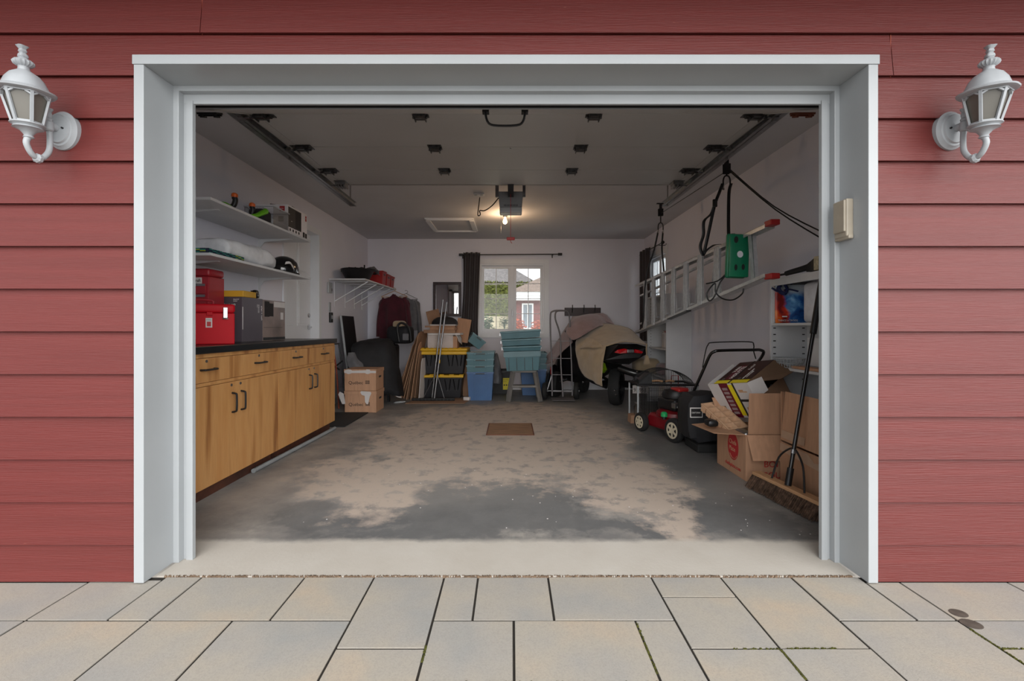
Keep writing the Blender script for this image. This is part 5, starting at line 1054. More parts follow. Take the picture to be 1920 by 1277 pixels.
# ---------------- tall white cabinet and window wall (right) ----------------
tc_ = thing('tall_cabinet', 'tall white laminate cabinet with open shelves beyond the ladder', 'cabinet', (2.16,6.4,0))
MB().box(2.0,XR-.001,5.98,6.0,0,1.52).build('side_panel', mWhite, tc_); MB().box(2.0,XR-.001,6.80,6.82,0,1.52).build('side_panel', mWhite, tc_); MB().box(2.0,XR-.001,6.0,6.8,1.50,1.52).build('top_panel', mWhite, tc_); MB().box(XR-.012,XR-.002,6.0,6.8,0,1.50).build('back_panel', mWhite, tc_)
for z in (.08,.42,.80,1.2): MB().box(2.02,XR-.013,6.0005,6.7995,z-.018,z).build('shelf', mWhite, tc_)
pm = MB()
for k in range(30):
    for x in (2.05,2.27): pm.box(x-.006,x+.006,6.798,6.8003,.15+k*.044,.157+k*.044)
pm.build('pin_holes', mDkMetal, tc_, kind='stuff')
jg = thing('jug', 'white plastic jug with a red cap on the tall cabinet shelf', 'jug', (2.12,6.35,.8005)); MB(tr(2.13,6.33,.801)).rbox(-.055,.055,-.07,.07,0,.21,.02,3).build('body', mPaperW, jg, smooth=True); MB(tr(2.13,6.33,1.0)).lathe([(.03,0),(.03,.035),(.027,.038)],16).build('cap', mRedPl, jg); MB(tr(2.13,6.33,1.0)).tube([(-.02,0,.0),(-.03,.06,.03),(-.02,.07,-.04)],.01,8,3).build('handle', mPaperW, jg, smooth=True)
bt_ = MB(tr(2.1,6.2,.421)).lathe([(.04,0),(.042,.16),(.03,.20),(.016,.22),(.016,.25)],16).build('bottle', mTrim, smooth=True, label='small white bottle on the lower shelf of the tall cabinet', cat='bottle')
MB(tr(2.12,6.5,.421)).rbox(-.08,.10,-.12,.12,0,.16,.06,4).build('rag_bundle', mMauve, smooth=True, label='bundled mauve rags on the lower shelf of the tall cabinet', cat='rags')
cu2 = thing('curtain', 'dark brown curtain gathered at the far end of the right wall window', 'curtain', (2.22,7.7,.9)); rows = []
for j in range(16):
    v = j/15; rows.append([Vector((2.20+.03*math.sin(k/50*math.pi*7), 7.93-.55*k/50*(1+.1*v), 2.36-v*1.5)) for k in range(51)])
MB().grid(rows).build('fabric', mCurt, cu2, smooth=True, solid=.003)
for y in (7.87,7.70,7.52): MB(tr(2.215,y,2.325,rx=90)).lathe([(.022,-.003),(.028,0),(.022,.003)],16).build('grommet', mMetal, cu2)
rd2 = thing('curtain_rod', 'thin dark curtain rod with a round knob above the right wall window', 'rod', (2.22,7.3,2.32))
MB().cyl((2.215,7.98,2.325),(2.215,6.80,2.325),.008,10).build('rod', mDkMetal, rd2, smooth=True); MB(tr(2.215,6.77,2.325)).lathe([(.005,-.028),(.022,-.015),(.027,0),(.022,.015),(.005,.028)],16).build('knob', mBlack, rd2, smooth=True)
MB().box(2.215,XR-.001,6.95,6.965,2.31,2.32).box(XR-.006,XR-.001,6.945,6.97,2.28,2.34).build('bracket', mDkMetal, rd2)

# ---------------- hanging stepladder, pulleys, straps ----------------
XLd = 1.88
ld_ = thing('stepladder', 'long aluminium stepladder hung sideways from the ceiling straps', 'ladder', (XLd,5.1,1.4))
def up(y): return 1.83+(1.71-1.83)*(y-3.34)/(6.9-3.34)
def lo(y): return 1.453+(.996-1.453)*(y-3.29)/(6.9-3.29)
def channel(f, y0, y1, sgn, name='rail'):
    mb = MB(); mb.bar((XLd,y0,f(y0)),(XLd,y1,f(y1)),.075,.004); mb.bar((XLd-.036,y0,f(y0)+sgn*.014),(XLd-.036,y1,f(y1)+sgn*.014),.003,.03); mb.bar((XLd+.036,y0,f(y0)+sgn*.014),(XLd+.036,y1,f(y1)+sgn*.014),.003,.03)
    mb.build(name, mAlu, ld_)
channel(up, 3.37, 6.9, -1); channel(lo, 3.37, 6.9, 1)
for f in (up, lo):
    M_ = tr(XLd, 3.34, f(3.34)); MB(M_).rbox(-.034,.034,-.045,.045,-.020,.020,.006).build('red_foot', mRedPl, ld_)
ys = [3.60]+[4.16+.372*k for k in range(7)]
for i, y in enumerate(ys):
    a_, b_ = up(y)-.003, lo(y-.02)+.003
    tread = MB()
    if i == 0: tread.bar((XLd-.02,y+.02,a_),(XLd-.02,y-.03,b_),.004,.045).bar((XLd+.02,y+.04,a_),(XLd+.02,y-.005,b_),.03,.03)
    else:
        for k in range(4): tread.bar((XLd-.036,y-.044+k*.029,a_),(XLd-.036,y-.044+k*.029,b_),.012,.014,up=(0,1,0))
        tread.bar((XLd-.020,y,a_),(XLd-.020,y,b_),.10,.004,up=(1,0,0))
        tread.bar((XLd-.01,y+.05,a_),(XLd+.035,y+.05,b_),.004,.02)
    tread.build('tread', mAlu, ld_)
    if i: MB().bar((XLd+.045,y+.19,up(y)-.06-.022*(y-3.9)),(XLd+.045,y+.17,lo(y)+.05+.02*(y-3.9)),.018,.045).build('rear_rung', mAlu, ld_)
    if i: MB().bar((XLd+.01,y+.12,a_),(XLd+.01,y+.22,b_),.022,.003).build('brace', mAlu, ld_)
MB().bar((XLd+.045,3.9,up(3.9)-.05),(XLd+.045,6.9,up(6.9)-.16),.03,.02).build('rear_rail', mAlu, ld_); MB().bar((XLd+.045,3.9,lo(3.9)+.05),(XLd+.045,6.9,lo(6.9)+.14),.03,.02).build('rear_rail', mAlu, ld_)
MB().bar((XLd-.04,4.8,lo(4.8)-.008),(XLd-.04,5.4,lo(5.4)-.008),.05,.012).build('foot_plate', mDkMetal, ld_)
# green clamp tray
gt = thing('green_holder', 'green plastic holder with round holes hung on the near end of the ladder', 'holder', (1.83,3.78,1.45))
M_ = tr(1.80,3.74,1.475,ry=2)
MB(M_).rbox(-.078,.078,-.03,.012,0,.355,.014,2).build('body', mGreen, gt, smooth=True); MB(M_).rbox(-.070,.085,-.06,-.028,.005,.345,.008,2).build('raised_face', mGreen, gt, smooth=True)
for (x, z, r_, sz, m_) in ((.01,.185,.024,1.1,mWall),(-.025,.30,.017,1.6,mBlack),(-.02,.08,.012,2.0,mBlack),(.038,.085,.013,1.8,mBlack)):
    MB(M_ @ tr(x,-.0605,z,rx=90)).lathe([(r_,0),(r_,.002)], 18, sy=sz).build('hole', m_, gt); MB(M_ @ tr(x,-.060,z,rx=90)).lathe([(r_*1.25,-.001),(r_*1.3,.004),(r_*1.02,.004),(r_,.001)], 18, sy=sz, ring=True).build('hole_lip', mGreen, gt)
def cm(px, py, Y=3.75): return P(px,py,Y)
MB().tube([cm(1324,532),cm(1345,527),cm(1360,515),cm(1365,508)], .006, 6, 4).tube([cm(1366,510),cm(1350,530),cm(1340,555),cm(1330,564),cm(1325,552),cm(1333,538),cm(1341,532),cm(1342,548),cm(1355,560),cm(1375,562),cm(1392,550),cm(1394,537)], .006, 6, 6).build('extension_cord', mBlack, smooth=True, label='black electric cord looped below the green holder', cat='cord')
# pulleys
def pulley(x, y, z0, z1, lab):
    t_ = thing('ceiling_pulley', lab, 'pulley', (x,y,z1))
    MB().box(x-.05,x+.05,y-.012,y+.012,2.618,2.629).box(x-.014,x+.014,y-.014,y+.014,z0,2.62).build('mount', mBlack, t_)
    s_ = MB(tr(x,y,z0)).rbox(-.03,.03,-.016,-.010,-.05,.04,.002).rbox(-.03,.03,.010,.016,-.05,.04,.002).build('side_plates', mBlack, t_, kind='stuff'); MB(tr(x,y,z0,rx=90)).lathe([(.024,-.01),(.018,-.004),(.018,.004),(.024,.01)], 18).build('wheel', mDkMetal, t_, smooth=True)
    MB().cyl((x,y,z0-.05),(x,y,z1+.10),.008,8).build('swivel', mBlack, t_)
    MB().tube([(x-.03,y,z1),(x-.03,y,z1+.06),(x-.015,y,z1+.095),(x+.015,y,z1+.095),(x+.03,y,z1+.06),(x+.03,y,z1)], .007, 8, 4).build('snap_hook', mBlack, t_, smooth=True)
    for s_ in (-1,1): MB().cyl((x+s_*.03,y,z1-.03),(x+s_*.03,y,z1+.01),.009,8).build('hook_gate', mChrome, t_)
pulley(1.925,4.14,2.50,2.335,'black pulley with hooks on the ceiling above the green holder')
pulley(1.865,5.78,2.52,2.285,'black pulley with hooks on the ceiling at the far end of the ladder')
def strap(pts, w_, lab):
    rows = []
    q = crspline([Vector(p) for p in pts], 6)
    for p in q: rows.append([p+Vector((-w_/2,0,0)), p+Vector((w_/2,0,0))])
    return MB().grid(rows).build('strap', mBlack, smooth=True, solid=.004, label=lab, cat='strap')
Ys = 4.12
strap([P(1371,344,4.14),P(1367,360,4.1),P(1366,400,4.05),P(1367,445,3.95),(1.85,3.86,1.86)], .028, 'black strap running straight down from the near hooks to the ladder')
strap([P(1355,344,4.14),P(1349,360,4.11),P(1340,385,4.1),P(1330,430,4.1),P(1322,466,4.12),P(1318,480,4.12)], .028, 'black strap slanting down left from the near hooks')
strap([P(1341,378,4.08),P(1334,400,4.1),P(1320,415,4.1),P(1319,440,4.1),P(1313,462,4.1),P(1318,478,4.1),P(1324,470,4.1),P(1338,460,4.1),P(1350,458,4.0)], .026, 'loose tail of black strap curling below its buckle')
MB(Matrix.Translation(P(1340.5,381,4.07))).rbox(-.02,.02,-.012,.012,-.035,.035,.008).build('buckle', mBlackG, label='black plastic buckle on the slanting strap', cat='buckle')
strap([P(1234,434,5.78),P(1226,470,5.8),P(1216,500,5.85),P(1209,540,5.9),P(1206,600,5.95),P(1200,618,6.2)], .02, 'black strap from the far hooks around the end of the ladder')
strap([P(1243,434,5.78),P(1241,465,5.76),P(1243,490,5.76),P(1245,510,5.72)], .02, 'black strap hanging straight from the far hooks')
rp = thing('hoist_rope', 'thin black hoist rope running between the two ceiling pulleys', 'rope', (1.9,5,2.4)); MB().tube([(1.925,4.14,2.475),(1.866,5.76,2.50)], .004, 6).build('cord', mBlack, rp)
rp = thing('hoist_rope', 'double black hoist rope slanting from the near pulley to the right wall', 'rope', (2.2,3.6,1.7))
MB().tube([(1.935,4.12,2.475),(2.14,3.75,2.03),(2.325,3.38,1.69)], .0055, 6, 4).build('cord', mBlack, rp, smooth=True); MB().tube([(1.935,4.10,2.475),(2.13,3.75,2.055),(2.325,3.36,1.735)], .0055, 6, 4).build('cord', mBlack, rp, smooth=True)
MB().rbox(2.30,XR-.001,3.33,3.40,1.67,1.75,.006).build('cleat', mBlack, rp)

# ---------------- table frame with wire mesh ----------------
tf = thing('mesh_table', 'low dark metal table with white legs and black wire mesh sides', 'table', (1.73,5.25,0))
x0, x1, y0, y1 = 1.385, 2.06, 5.085, 5.47
MB().box(x0,x1,y0,y0+.05,.436,.458).box(x0,x1,y1-.04,y1,.436,.458).box(x0,x0+.05,y0+.05,y1-.04,.436,.458).box(x1-.05,x1,y0+.05,y1-.04,.436,.458).build('top_frame', mDkMetal, tf, bevel=.003)
for (x, y) in ((x0+.008,y0+.008),(x0+.008,y1-.008),(x1-.008,y0+.008),(x1-.008,y1-.008)): MB().box(x-.008,x+.008,y-.008,y+.008,0,.435).build('leg', mTrim, tf)
wm_ = MB()
def mesh_panel(p, u, v, nu, nv, r_=.0012):
    p, u, v = Vector(p), Vector(u), Vector(v)
    for i in range(nu+1): wm_.bar(p+u*i/nu, p+u*i/nu+v, r_*2)
    for i in range(nv+1): wm_.bar(p+v*i/nv, p+v*i/nv+u, r_*2)
mesh_panel((x0+.14,y0+.02,.06),(.52,0,0),(0,0,.36),26,22); mesh_panel((x0+.14,y1-.02,.06),(.52,0,0),(0,0,.36),26,22); mesh_panel((x0+.14,y0+.02,.06),(0,.34,0),(0,0,.36),14,22)
wm_.build('wire_mesh', mBlack, tf, kind='stuff')
sc_ = thing('mesh_dome', 'black wire mesh cover with a curved top lying on the low table', 'cover', (1.7,5.27,.46))
wm_ = MB(); n_ = 30
for i in range(n_+1):
    x = 1.42+.60*i/n_; h_ = .150*math.sin(math.pi*i/n_)**.7+.004; wm_.bar((x,5.14,.459),(x,5.14,.459+h_),.0022); wm_.bar((x,5.42,.459),(x,5.42,.459+h_),.0022)
    if i < n_: h2 = .150*math.sin(math.pi*(i+1)/n_)**.7+.004; [wm_.bar((x,y,.459+h_),(x+.02,y,.459+h2),.006) for y in (5.14,5.42)]; wm_.bar((x,5.14,.459+h_),(x,5.42,.459+h_),.0022)
for k in range(12):
    y = 5.14+.28*k/11
    for i in range(n_): a_ = .150*math.sin(math.pi*i/n_)**.7+.004; b_ = .150*math.sin(math.pi*(i+1)/n_)**.7+.004; wm_.bar((1.42+.02*i,y,.459+a_),(1.42+.02*(i+1),y,.459+b_),.0022)
wm_.build('wire_mesh', mBlack, sc_, kind='stuff'); MB().add([(1.41,5.12,.459),(1.56,5.12,.459),(1.53,5.3,.459),(1.43,5.3,.459),(1.42,5.14,.50),(1.55,5.14,.58),(1.52,5.28,.57),(1.43,5.28,.50)],[(0,3,2,1),(4,5,6,7),(0,1,5,4),(1,2,6,5),(2,3,7,6),(3,0,4,7)]).build('solid_end', mBlack, sc_)
for (x, rz, L) in ((1.66,-10,.12),(1.80,5,.10)): MB(tr(x,5.26,.460,rz=rz)).tube([(-L/2,0,.012),(0,0,.018),(L/2,0,.01)],.011,8,3).build('kindling', mTan, smooth=True, label='short light wood stick under the mesh cover, '+('left' if x < 1.7 else 'right')+' of the two', cat='stick')
MB(tr(1.45,5.3,.0)).frus((.20,.14),(.19,.14),.0,.09).build('carton', mCardD, label='small low brown carton on the floor between the table legs', cat='box')
gj = thing('glass_jar', 'small clear glass jar standing on the little carton', 'jar', (1.43,5.28,.091)); MB(tr(1.44,5.28,.091)).lathe([(.04,0),(.042,.09),(.028,.11),(.028,.125),(.024,.125),(.036,.09),(.036,.004)],18).build('glass', mClear, gj, smooth=True); MB(tr(1.44,5.28,.216)).lathe([(.03,0),(.03,.018)],16).build('lid', mMetal, gj)
wb = MB(tr(2.0,5.75,0)).rbox(-.14,.16,-.1,.1,0,.36,.01).build('white_bin', mWhite, label='white bin standing behind the mesh table by the tall cabinet', cat='bin')
fo = MB().tube([(1.93,5.6,.36),(1.94,5.6,.50),(2.02,5.6,.50),(2.02,5.6,.36)], .006, 6).build('garden_stake', mRedPl, label='thin red wire stake sticking up behind the mesh cover', cat='stake')

# ---------------- lawn mower ----------------
lm = thing('lawn_mower', 'red push lawn mower with a black engine and folding handle', 'lawn mower', (1.62,4.6,0))
f0, r0 = Vector((1.36,4.86,0)), Vector((1.535,4.36,0)); u_ = (f0-r0).normalized(); v_ = Vector((u_.y,-u_.x,0))
ML = Matrix(((v_.x,u_.x,0,r0.x),(v_.y,u_.y,0,r0.y),(0,0,1,0),(0,0,0,1)))     # x: to the right across the mower, y: forward
mMow = mat('deep red enamel', (120,18,28), .35, var=.1)
mHub = mat('cream plastic', (206,196,172), .5)
def mwheel(x, y, r_):
    T_ = ML @ tr(x,y,r_,ry=90)
    w_ = MB(T_).lathe([(r_*.66,-.026),(r_*.93,-.028),(r_,-.016),(r_,.016),(r_*.93,.028),(r_*.66,.026)], 32, lobes=32, amp=.02).build('tyre', mRubber, lm, smooth=True)
    h_ = MB(T_).lathe([(r_*.54,-.030),(r_*.68,-.030),(r_*.68,.030),(r_*.54,.030)], 28, ring=True).lathe([(.02,-.034),(.028,-.036),(.028,.034),(.01,.036)], 14)
    for k in range(6): h_.bar((.02*math.cos(k*1.047),.02*math.sin(k*1.047),-.028),(r_*.6*math.cos(k*1.047),r_*.6*math.sin(k*1.047),-.028),.02,.008,up=(0,0,1))
    h_.build('hub', mHub, w_)
for (x, y, r_) in ((0,0,.112),(.45,0,.112),(.0,.52,.095),(.45,.50,.095)): mwheel(x,y,r_)
MB(ML).frus((.36,.56),(.30,.46),.06,.20,M=tr(.225,.27,0)).build('deck', mMow, lm, bevel=.03)
MB(ML).lathe([(.185,.0),(.18,.035),(.14,.055)], 24, M=tr(.225,.27,.195)).build('deck_dome', mMow, lm, smooth=True)
MB(ML).rbox(.13,.40,.16,.44,.24,.37,.03,3).build('engine', mBlack, lm, smooth=True); MB(ML).lathe([(.135,0),(.14,.03),(.12,.07),(.06,.085)], 20, M=tr(.26,.30,.37)).build('starter_shroud', mBlack, lm, smooth=True)
MB(ML).rbox(.20,.33,.18,.32,.43,.475,.02,3).build('red_cover', mRedPl, lm, smooth=True); MB(ML).rbox(.09,.16,.10,.16,.29,.345,.008).build('carburettor_cover', mMetal, lm)
text('ENGINE', .022, ML @ face((.11,.098,.30)), mInkW, lm)
MB(ML).lathe([(.032,0),(.032,.03),(.02,.045)], 16, M=tr(.04,.20,.205)).build('fuel_cap', mat('bright green plastic', (30,160,90), .4), lm)
MB(ML).cyl((.04,.20,.18),(.04,.20,.21),.02,12).build('oil_neck', mBlack, lm)
hb1, hb2 = Vector((1.60,4.40,.17)), Vector((2.12,4.52,.17))
hp1 = [(1.60,4.36,.17),(1.665,4.30,.42),(1.735,4.18,.70),(1.765,4.12,.83),(1.79,4.09,.865),(1.85,4.08,.877),(2.12,4.08,.882),(2.20,4.09,.88),(2.235,4.11,.845),(2.19,4.2,.70),(2.10,4.36,.40),(2.06,4.44,.18)]
MB().tube(hp1, .0135, 10, 4).build('handle', mBlackG, lm, smooth=True)
MB().tube([(1.722,4.17,.72),(1.735,4.14,.86),(1.75,4.12,.925),(1.79,4.10,.947),(2.10,4.10,.953),(2.15,4.11,.925),(2.16,4.13,.87),(2.19,4.15,.80)], .005, 8, 4).build('control_bar', mBlack, lm, smooth=True)
MB().tube([(1.68,4.27,.50),(1.66,4.30,.38),(1.70,4.36,.33),(1.68,4.4,.26)], .004, 6, 4).build('cable', mBlack, lm, smooth=True)
MB().tube([(1.60,4.33,.30),(1.62,4.31,.2),(1.625,4.31,.05)], .022, 10, 3).build('rear_flap_tube', mBlack, lm, smooth=True)
bag = MB(tr(1.72,4.12,.0)); n_ = 20
ringsY = [(-.14,.17,.10,.46,.5),(-.12,.215,.085,.50,.5),(.0,.225,.08,.515,.45),(.14,.21,.09,.50,.45),(.2,.16,.12,.42,.6)]
vs = []
for (y, w_, z0, z1, e) in ringsY:
    for k in range(n_):
        a_ = 2*math.pi*k/n_; c_, s_ = math.cos(a_), math.sin(a_); vs.append((w_*math.copysign(abs(c_)**e,c_)+.02, y, (z0+z1)/2+(z1-z0)/2*math.copysign(abs(s_)**e,s_)+.01*math.sin(k*3)))
bag.add(vs, [(i*n_+k, i*n_+(k+1) % n_, (i+1)*n_+(k+1) % n_, (i+1)*n_+k) for i in range(4) for k in range(n_)]+[tuple(range(n_))[::-1], tuple(range(n_*4,n_*5))]).build('grass_bag', mCloak, lm, smooth=True, label='black cloth grass bag')
xl0, zl0 = P(1294,0,3.97).x, P(0,783,3.97).z
MB().box(xl0,xl0+.105,3.966,3.976,zl0+.0,zl0+.085).build('bag_label', mInkW, lm); MB().box(xl0+.006,xl0+.099,3.964,3.967,zl0+.008,zl0+.077).build('bag_label_ground', mInk, lm); text('CRAFTSMAN', .019, face((xl0+.010,3.9635,zl0+.036)), mInkW, lm, sx=.68)
MB().rbox(1.60,2.02,3.98,4.28,0,.075,.015).build('black_tray', mRubber, label='low black tray on the floor under the mower grass bag', cat='tray')

# ---------------- open white shelf unit near the opening (right) ----------------
su = thing('shelf_unit', 'open white laminate shelf unit on the right wall just inside', 'shelf unit', (2.18,3.25,0))
for (ya, yb) in ((3.63,3.65),(2.80,2.82)): MB().box(2.036,XR-.001,ya,yb,0,1.455).build('side_panel', mWhite, su, bevel=.001)
MB().box(2.036,XR-.001,2.82,3.63,1.435,1.455).box(2.036,2.052,2.82,3.63,1.40,1.4349).build('top_panel', mWhite, su); MB().box(XR-.014,XR-.002,2.82,3.63,0,1.435).build('back_panel', mWhite, su)
for z in (.42,.779,1.112): MB().box(2.042,XR-.015,2.8205,3.6295,z-.018,z).build('shelf', mWhite, su)
pm = MB()
for k in range(26):
    for x in (2.062,2.288): pm.box(x-.010,x+.010,3.628,3.6303,.12+k*.05,.128+k*.05)
pm.build('pin_holes', mDkMetal, su, kind='stuff')
# printed shopping bag
def bag_mat():
    m = bpy.data.materials.new('printed bag'); m.use_nodes = True; t = m.node_tree; n = t.nodes; b = n['Principled BSDF']; v = obj_coord(n, t)
    nz = noise_(n, t, v, 5, 3, .5); vm = n.new('ShaderNodeVectorMath'); vm.operation = 'MULTIPLY_ADD'; t.links.new(nz.outputs['Color'], vm.inputs[0]); vm.inputs[1].default_value = (.22,.22,.22); t.links.new(v, vm.inputs[2])
    s2 = n.new('ShaderNodeSeparateXYZ'); t.links.new(vm.outputs[0], s2.inputs[0]); n2 = noise_(n, t, vm.outputs[0], 9, 3, .5)
    blue = ramp(n, t, n2.outputs[0], [(.35,(16,34,84)), (.5,(30,90,160)), (.62,(110,170,214)), (.72,(200,222,236))]); org = ramp(n, t, n2.outputs[0], [(.35,(120,16,20)), (.5,(206,50,20)), (.64,(240,130,30))])
    f = nmath(n, t, 'MULTIPLY', nmath(n, t, 'SUBTRACT', .012, s2.outputs[1]), -30, True)    # object y: reading direction runs towards -y
    f2 = nmath(n, t, 'MULTIPLY', nmath(n, t, 'SUBTRACT', s2.outputs[0], .06), 60, True)
    c = nmix(n, t, nmath(n, t, 'MULTIPLY', nmath(n, t, 'SUBTRACT', s2.outputs[0], .185), 60, True), org, blue)
    f3 = nmath(n, t, 'MULTIPLY', nmath(n, t, 'SUBTRACT', s2.outputs[2], .325), 20, True); c = nmix(n, t, f3, c, (196,206,214))
    t.links.new(c, b.inputs['Base Color']); b.inputs['Roughness'].default_value = .35; return m
Mb = tr(2.03,3.56,1.113) @ tr(rz=-10)     # the bag's broad side faces the opening
bg_ = thing('shopping_bag', 'printed orange and blue reusable shopping bag with navy handles', 'bag', Mb)
bgb = bag_mat()
fr_ = [[(-.0+.255*u, -.0+.008*math.sin(u*7)+(.01 if 0 < w2 < 1 else 0), .29*w2) for u in [i/8 for i in range(9)]] for w2 in [j/6 for j in range(7)]]
MB(Mb).grid(fr_).build('printed_side', bgb, bg_, smooth=True, solid=.003)
MB(Mb).add([(.256,.0,.0),(.27,.06,.0),(.27,.06,.29),(.25,.0,.29),(0,.02,0),(0,.09,0),(0,.09,.29),(0,.02,.28)],[(0,1,2,3),(4,7,6,5),(5,6,2,1)]).build('bag_sides', mBagW, bg_, solid=.003)
MB(Mb).box(.01,.25,.035,.08,.004,.27).build('contents', mBagW, bg_)
mNavy = mat('navy webbing', (22,34,84), .6, var=.2)
MB(Mb).tube([(.03,-.005,.285),(.015,-.015,.265),(.03,-.02,.235),(.06,-.022,.225),(.075,-.02,.26),(.06,-.02,.295),(.09,-.018,.315),(.115,-.015,.30)], .018, 8, 4, flat=.6).tube([(.055,-.02,.25),(.085,-.022,.255),(.115,-.02,.25),(.15,-.016,.24)], .013, 8, 3, flat=.5).tube([(-.03,-.01,.27),(.0,-.02,.245),(.04,-.022,.235),(.055,-.02,.215)], .013, 8, 3, flat=.6).build('handle', mNavy, bg_, smooth=True)
text('THINGS in TROIDS', .021, Mb @ face((.015,-.006,.012)), mInkW, bg_, sx=.8); MB(Mb).box(.045,.08,-.007,-.004,.045,.054).build('print_tab', mInkW, bg_)
MB(tr(2.22,3.28,1.113)).rbox(-.08,.09,-.12,.13,0,.29,.03,3).build('white_bag', mBagW, smooth=True, label='plain white bag standing in front of the printed shopping bag', cat='bag')
wbk = thing('wire_basket', 'small white wire basket at the far end of the lower shelf', 'basket', (2.12,3.5,.78)); wk = MB(tr(2.085,3.48,.7795))
for k in range(30):
    a_ = 2*math.pi*k/30; c_, s_ = math.cos(a_), math.sin(a_); wk.bar((.075*c_,.085*s_,.0),(.10*c_,.115*s_,.07),.0035)
wk.build('wires', mTrim, wbk, kind='stuff')
for (r_, z) in ((.075,.003),(.088,.035),(.10,.07)): MB(tr(2.085,3.48,.7795)).tube([(r_*math.cos(k*.3491),r_*1.15*math.sin(k*.3491),z) for k in range(18)], .003 if z < .05 else .0045, 6, closed=True).build('ring', mTrim, wbk)
MB(tr(2.17,3.19,.7795)).rbox(-.006,.006,-.32,.20,.02,.225,.004,2).build('white_board', mWhite, label='white rounded board standing on the lower shelf of the open unit', cat='board')
MB(tr(2.12,3.19,.7795)).box(-.06,.03,-.30,.22,0,.018).build('cardboard_pad', mCard, label='thin cardboard pad lying in front of the white board', cat='cardboard')
# hand broom on top of the unit
hbm = thing('hand_brush', 'black handled snow brush with pale bristle block on the shelf unit top', 'brush', (2.1,3.15,1.456))
mPale = mat('pale bristle', (196,182,150), .8, var=.2, vscale=60)
Mh = tr(2.07,3.30,1.468) @ tr(rz=-72)
MB(Mh).cyl((-.26,0,.0),(-.12,0,.006),.008,8).tube([(-.13,0,.008),(-.08,0,.016),(.0,0,.026),(.06,0,.036)], [.018,.024], 12, 3).build('handle', mBlack, hbm, smooth=True)
MB(Mh).add([(.05,-.02,.0),(.12,-.035,-.0),(.12,.035,0),(.05,.02,0),(.05,-.02,.05),(.12,-.035,.085),(.12,.035,.085),(.05,.02,.05)],[(0,3,2,1),(4,5,6,7),(0,1,5,4),(1,2,6,5),(2,3,7,6),(3,0,4,7)]).build('head', mBlack, hbm); MB(Mh).rbox(.12,.155,-.04,.04,.0,.095,.004).build('bristle_block', mPale, hbm)
br = MB(Mh)
for i in range(14):
    for k in range(5): br.frus((.009,.009),(.005,.005),0,.04,M=tr(.155,-.032+k*.016,.006+i*.0068,ry=90))
br.build('bristles', mBlack, hbm, kind='stuff')

# ---------------- cartons in the front right ----------------
bx = thing('meal_kit_carton', 'open brown carton with a round red logo and folded out flaps', 'box', (1.85,3.5,0))
a0, a1, c0_, c1_, hB = 1.645, 1.985, 3.25, 3.70, .325
T_ = .004
for (x0,x1,y0,y1) in ((a0,a0+T_,c0_,c1_),(a1-T_,a1,c0_,c1_),(a0+T_,a1-T_,c0_,c0_+T_),(a0+T_,a1-T_,c1_-T_,c1_)): MB().box(x0,x1,y0,y1,.001,hB).build('side', mCard, bx)
MB().box(a0+T_,a1-T_,c0_+T_,c1_-T_,.001,.006).build('bottom', mCard, bx)
def quad(pts, name, par, m_=mCard, th=.004): 
    return MB().add([Vector(p) for p in pts],[(0,1,2,3)]).build(name, m_, par, solid=th, fixn=False)
quad([(a0,c0_,hB),(a0,c1_,hB),(a0-.20,c1_+.01,hB-.02),(a0-.17,c0_+.12,hB-.015)], 'flap', bx)
quad([(a0+.005,c0_-.002,hB),(1.895,c0_-.002,hB),(1.885,c0_-.06,hB-.165),(a0+.02,c0_-.06,hB-.165)], 'flap', bx)
quad([(a0+.02,c1_,hB),(a0+.10,c1_,hB),(a0+.08,c1_+.03,hB+.20),(a0-.03,c1_+.03,hB+.19)], 'flap', bx)
quad([(1.67,3.268,hB),(1.905,3.268,hB),(1.93,3.262,hB+.29),(1.675,3.262,hB+.29)], 'flap', bx)
lg = MB(face((a0-.0008,3.435,.20),'-x')); lg.lathe([(.082,0),(.082,.0006)], 40, sy=1.22).build('logo_disc', mInkR, bx)
text("Chefs", .048, face((a0-.002,3.495,.215),'-x'), mCard, bx); text("Plate", .048, face((a0-.002,3.495,.165),'-x'), mCard, bx)
MB(face((a0-.0018,3.43,.175),'-x')).tube([(-.05,-.035,0),(-.03,-.055,0),(0,-.062,0),(.03,-.055,0),(.05,-.035,0)], .002, 4, 3).build('smile', mCard, bx)
text('chefsplate.com', .040, face((a0-.0015,3.56,.045),'-x'), mInkR, bx)
text('BOI', .062, face((1.77,c0_-.0015,.100)), mInkR, bx, ext=.0008); text('COU', .062, face((1.755,c0_-.0015,.022)), mInkR, bx, ext=.0008)
# k-cup carton tilted inside
mK = mat('maroon printed carton', (104,16,36), .35, var=.15, vscale=8); mKb = mat('dark brown printed carton', (66,26,18), .35, var=.3, vscale=5)
def frame3(o, x, y):
    x = Vector(x).normalized(); y = Vector(y); y = (y-x*y.dot(x)).normalized(); z = x.cross(y)
    return Matrix(((x.x,y.x,z.x,o[0]),(x.y,y.y,z.y,o[1]),(x.z,y.z,z.z,o[2]),(0,0,0,1)))
K = frame3((0,0,0), (.098,-.249,.038), (.27,.13,.155)); K.translation = P(1339,720,3.66)-K.to_3x3()@Vector((0,0,.30))
kc = thing('coffee_carton', 'maroon and white coffee carton with yellow stripes tilted in the open carton', 'box', K)
kw, kd, kh = .31, .34, .30
MB(K).box(0,kw,0,.003,0,kh).build('panel', mPaperW, kc); MB(K).box(0,kw,kd-.003,kd,0,kh).build('panel', mKb, kc); MB(K).box(0,.003,.003,kd-.003,0,kh).build('panel', mKb, kc); MB(K).box(.003,kw,.003,kd-.003,0,.003).build('panel', mCardI, kc)
MB(K).box(-.001,kw,0,kd,kh,kh+.003).build('panel', mKb, kc)
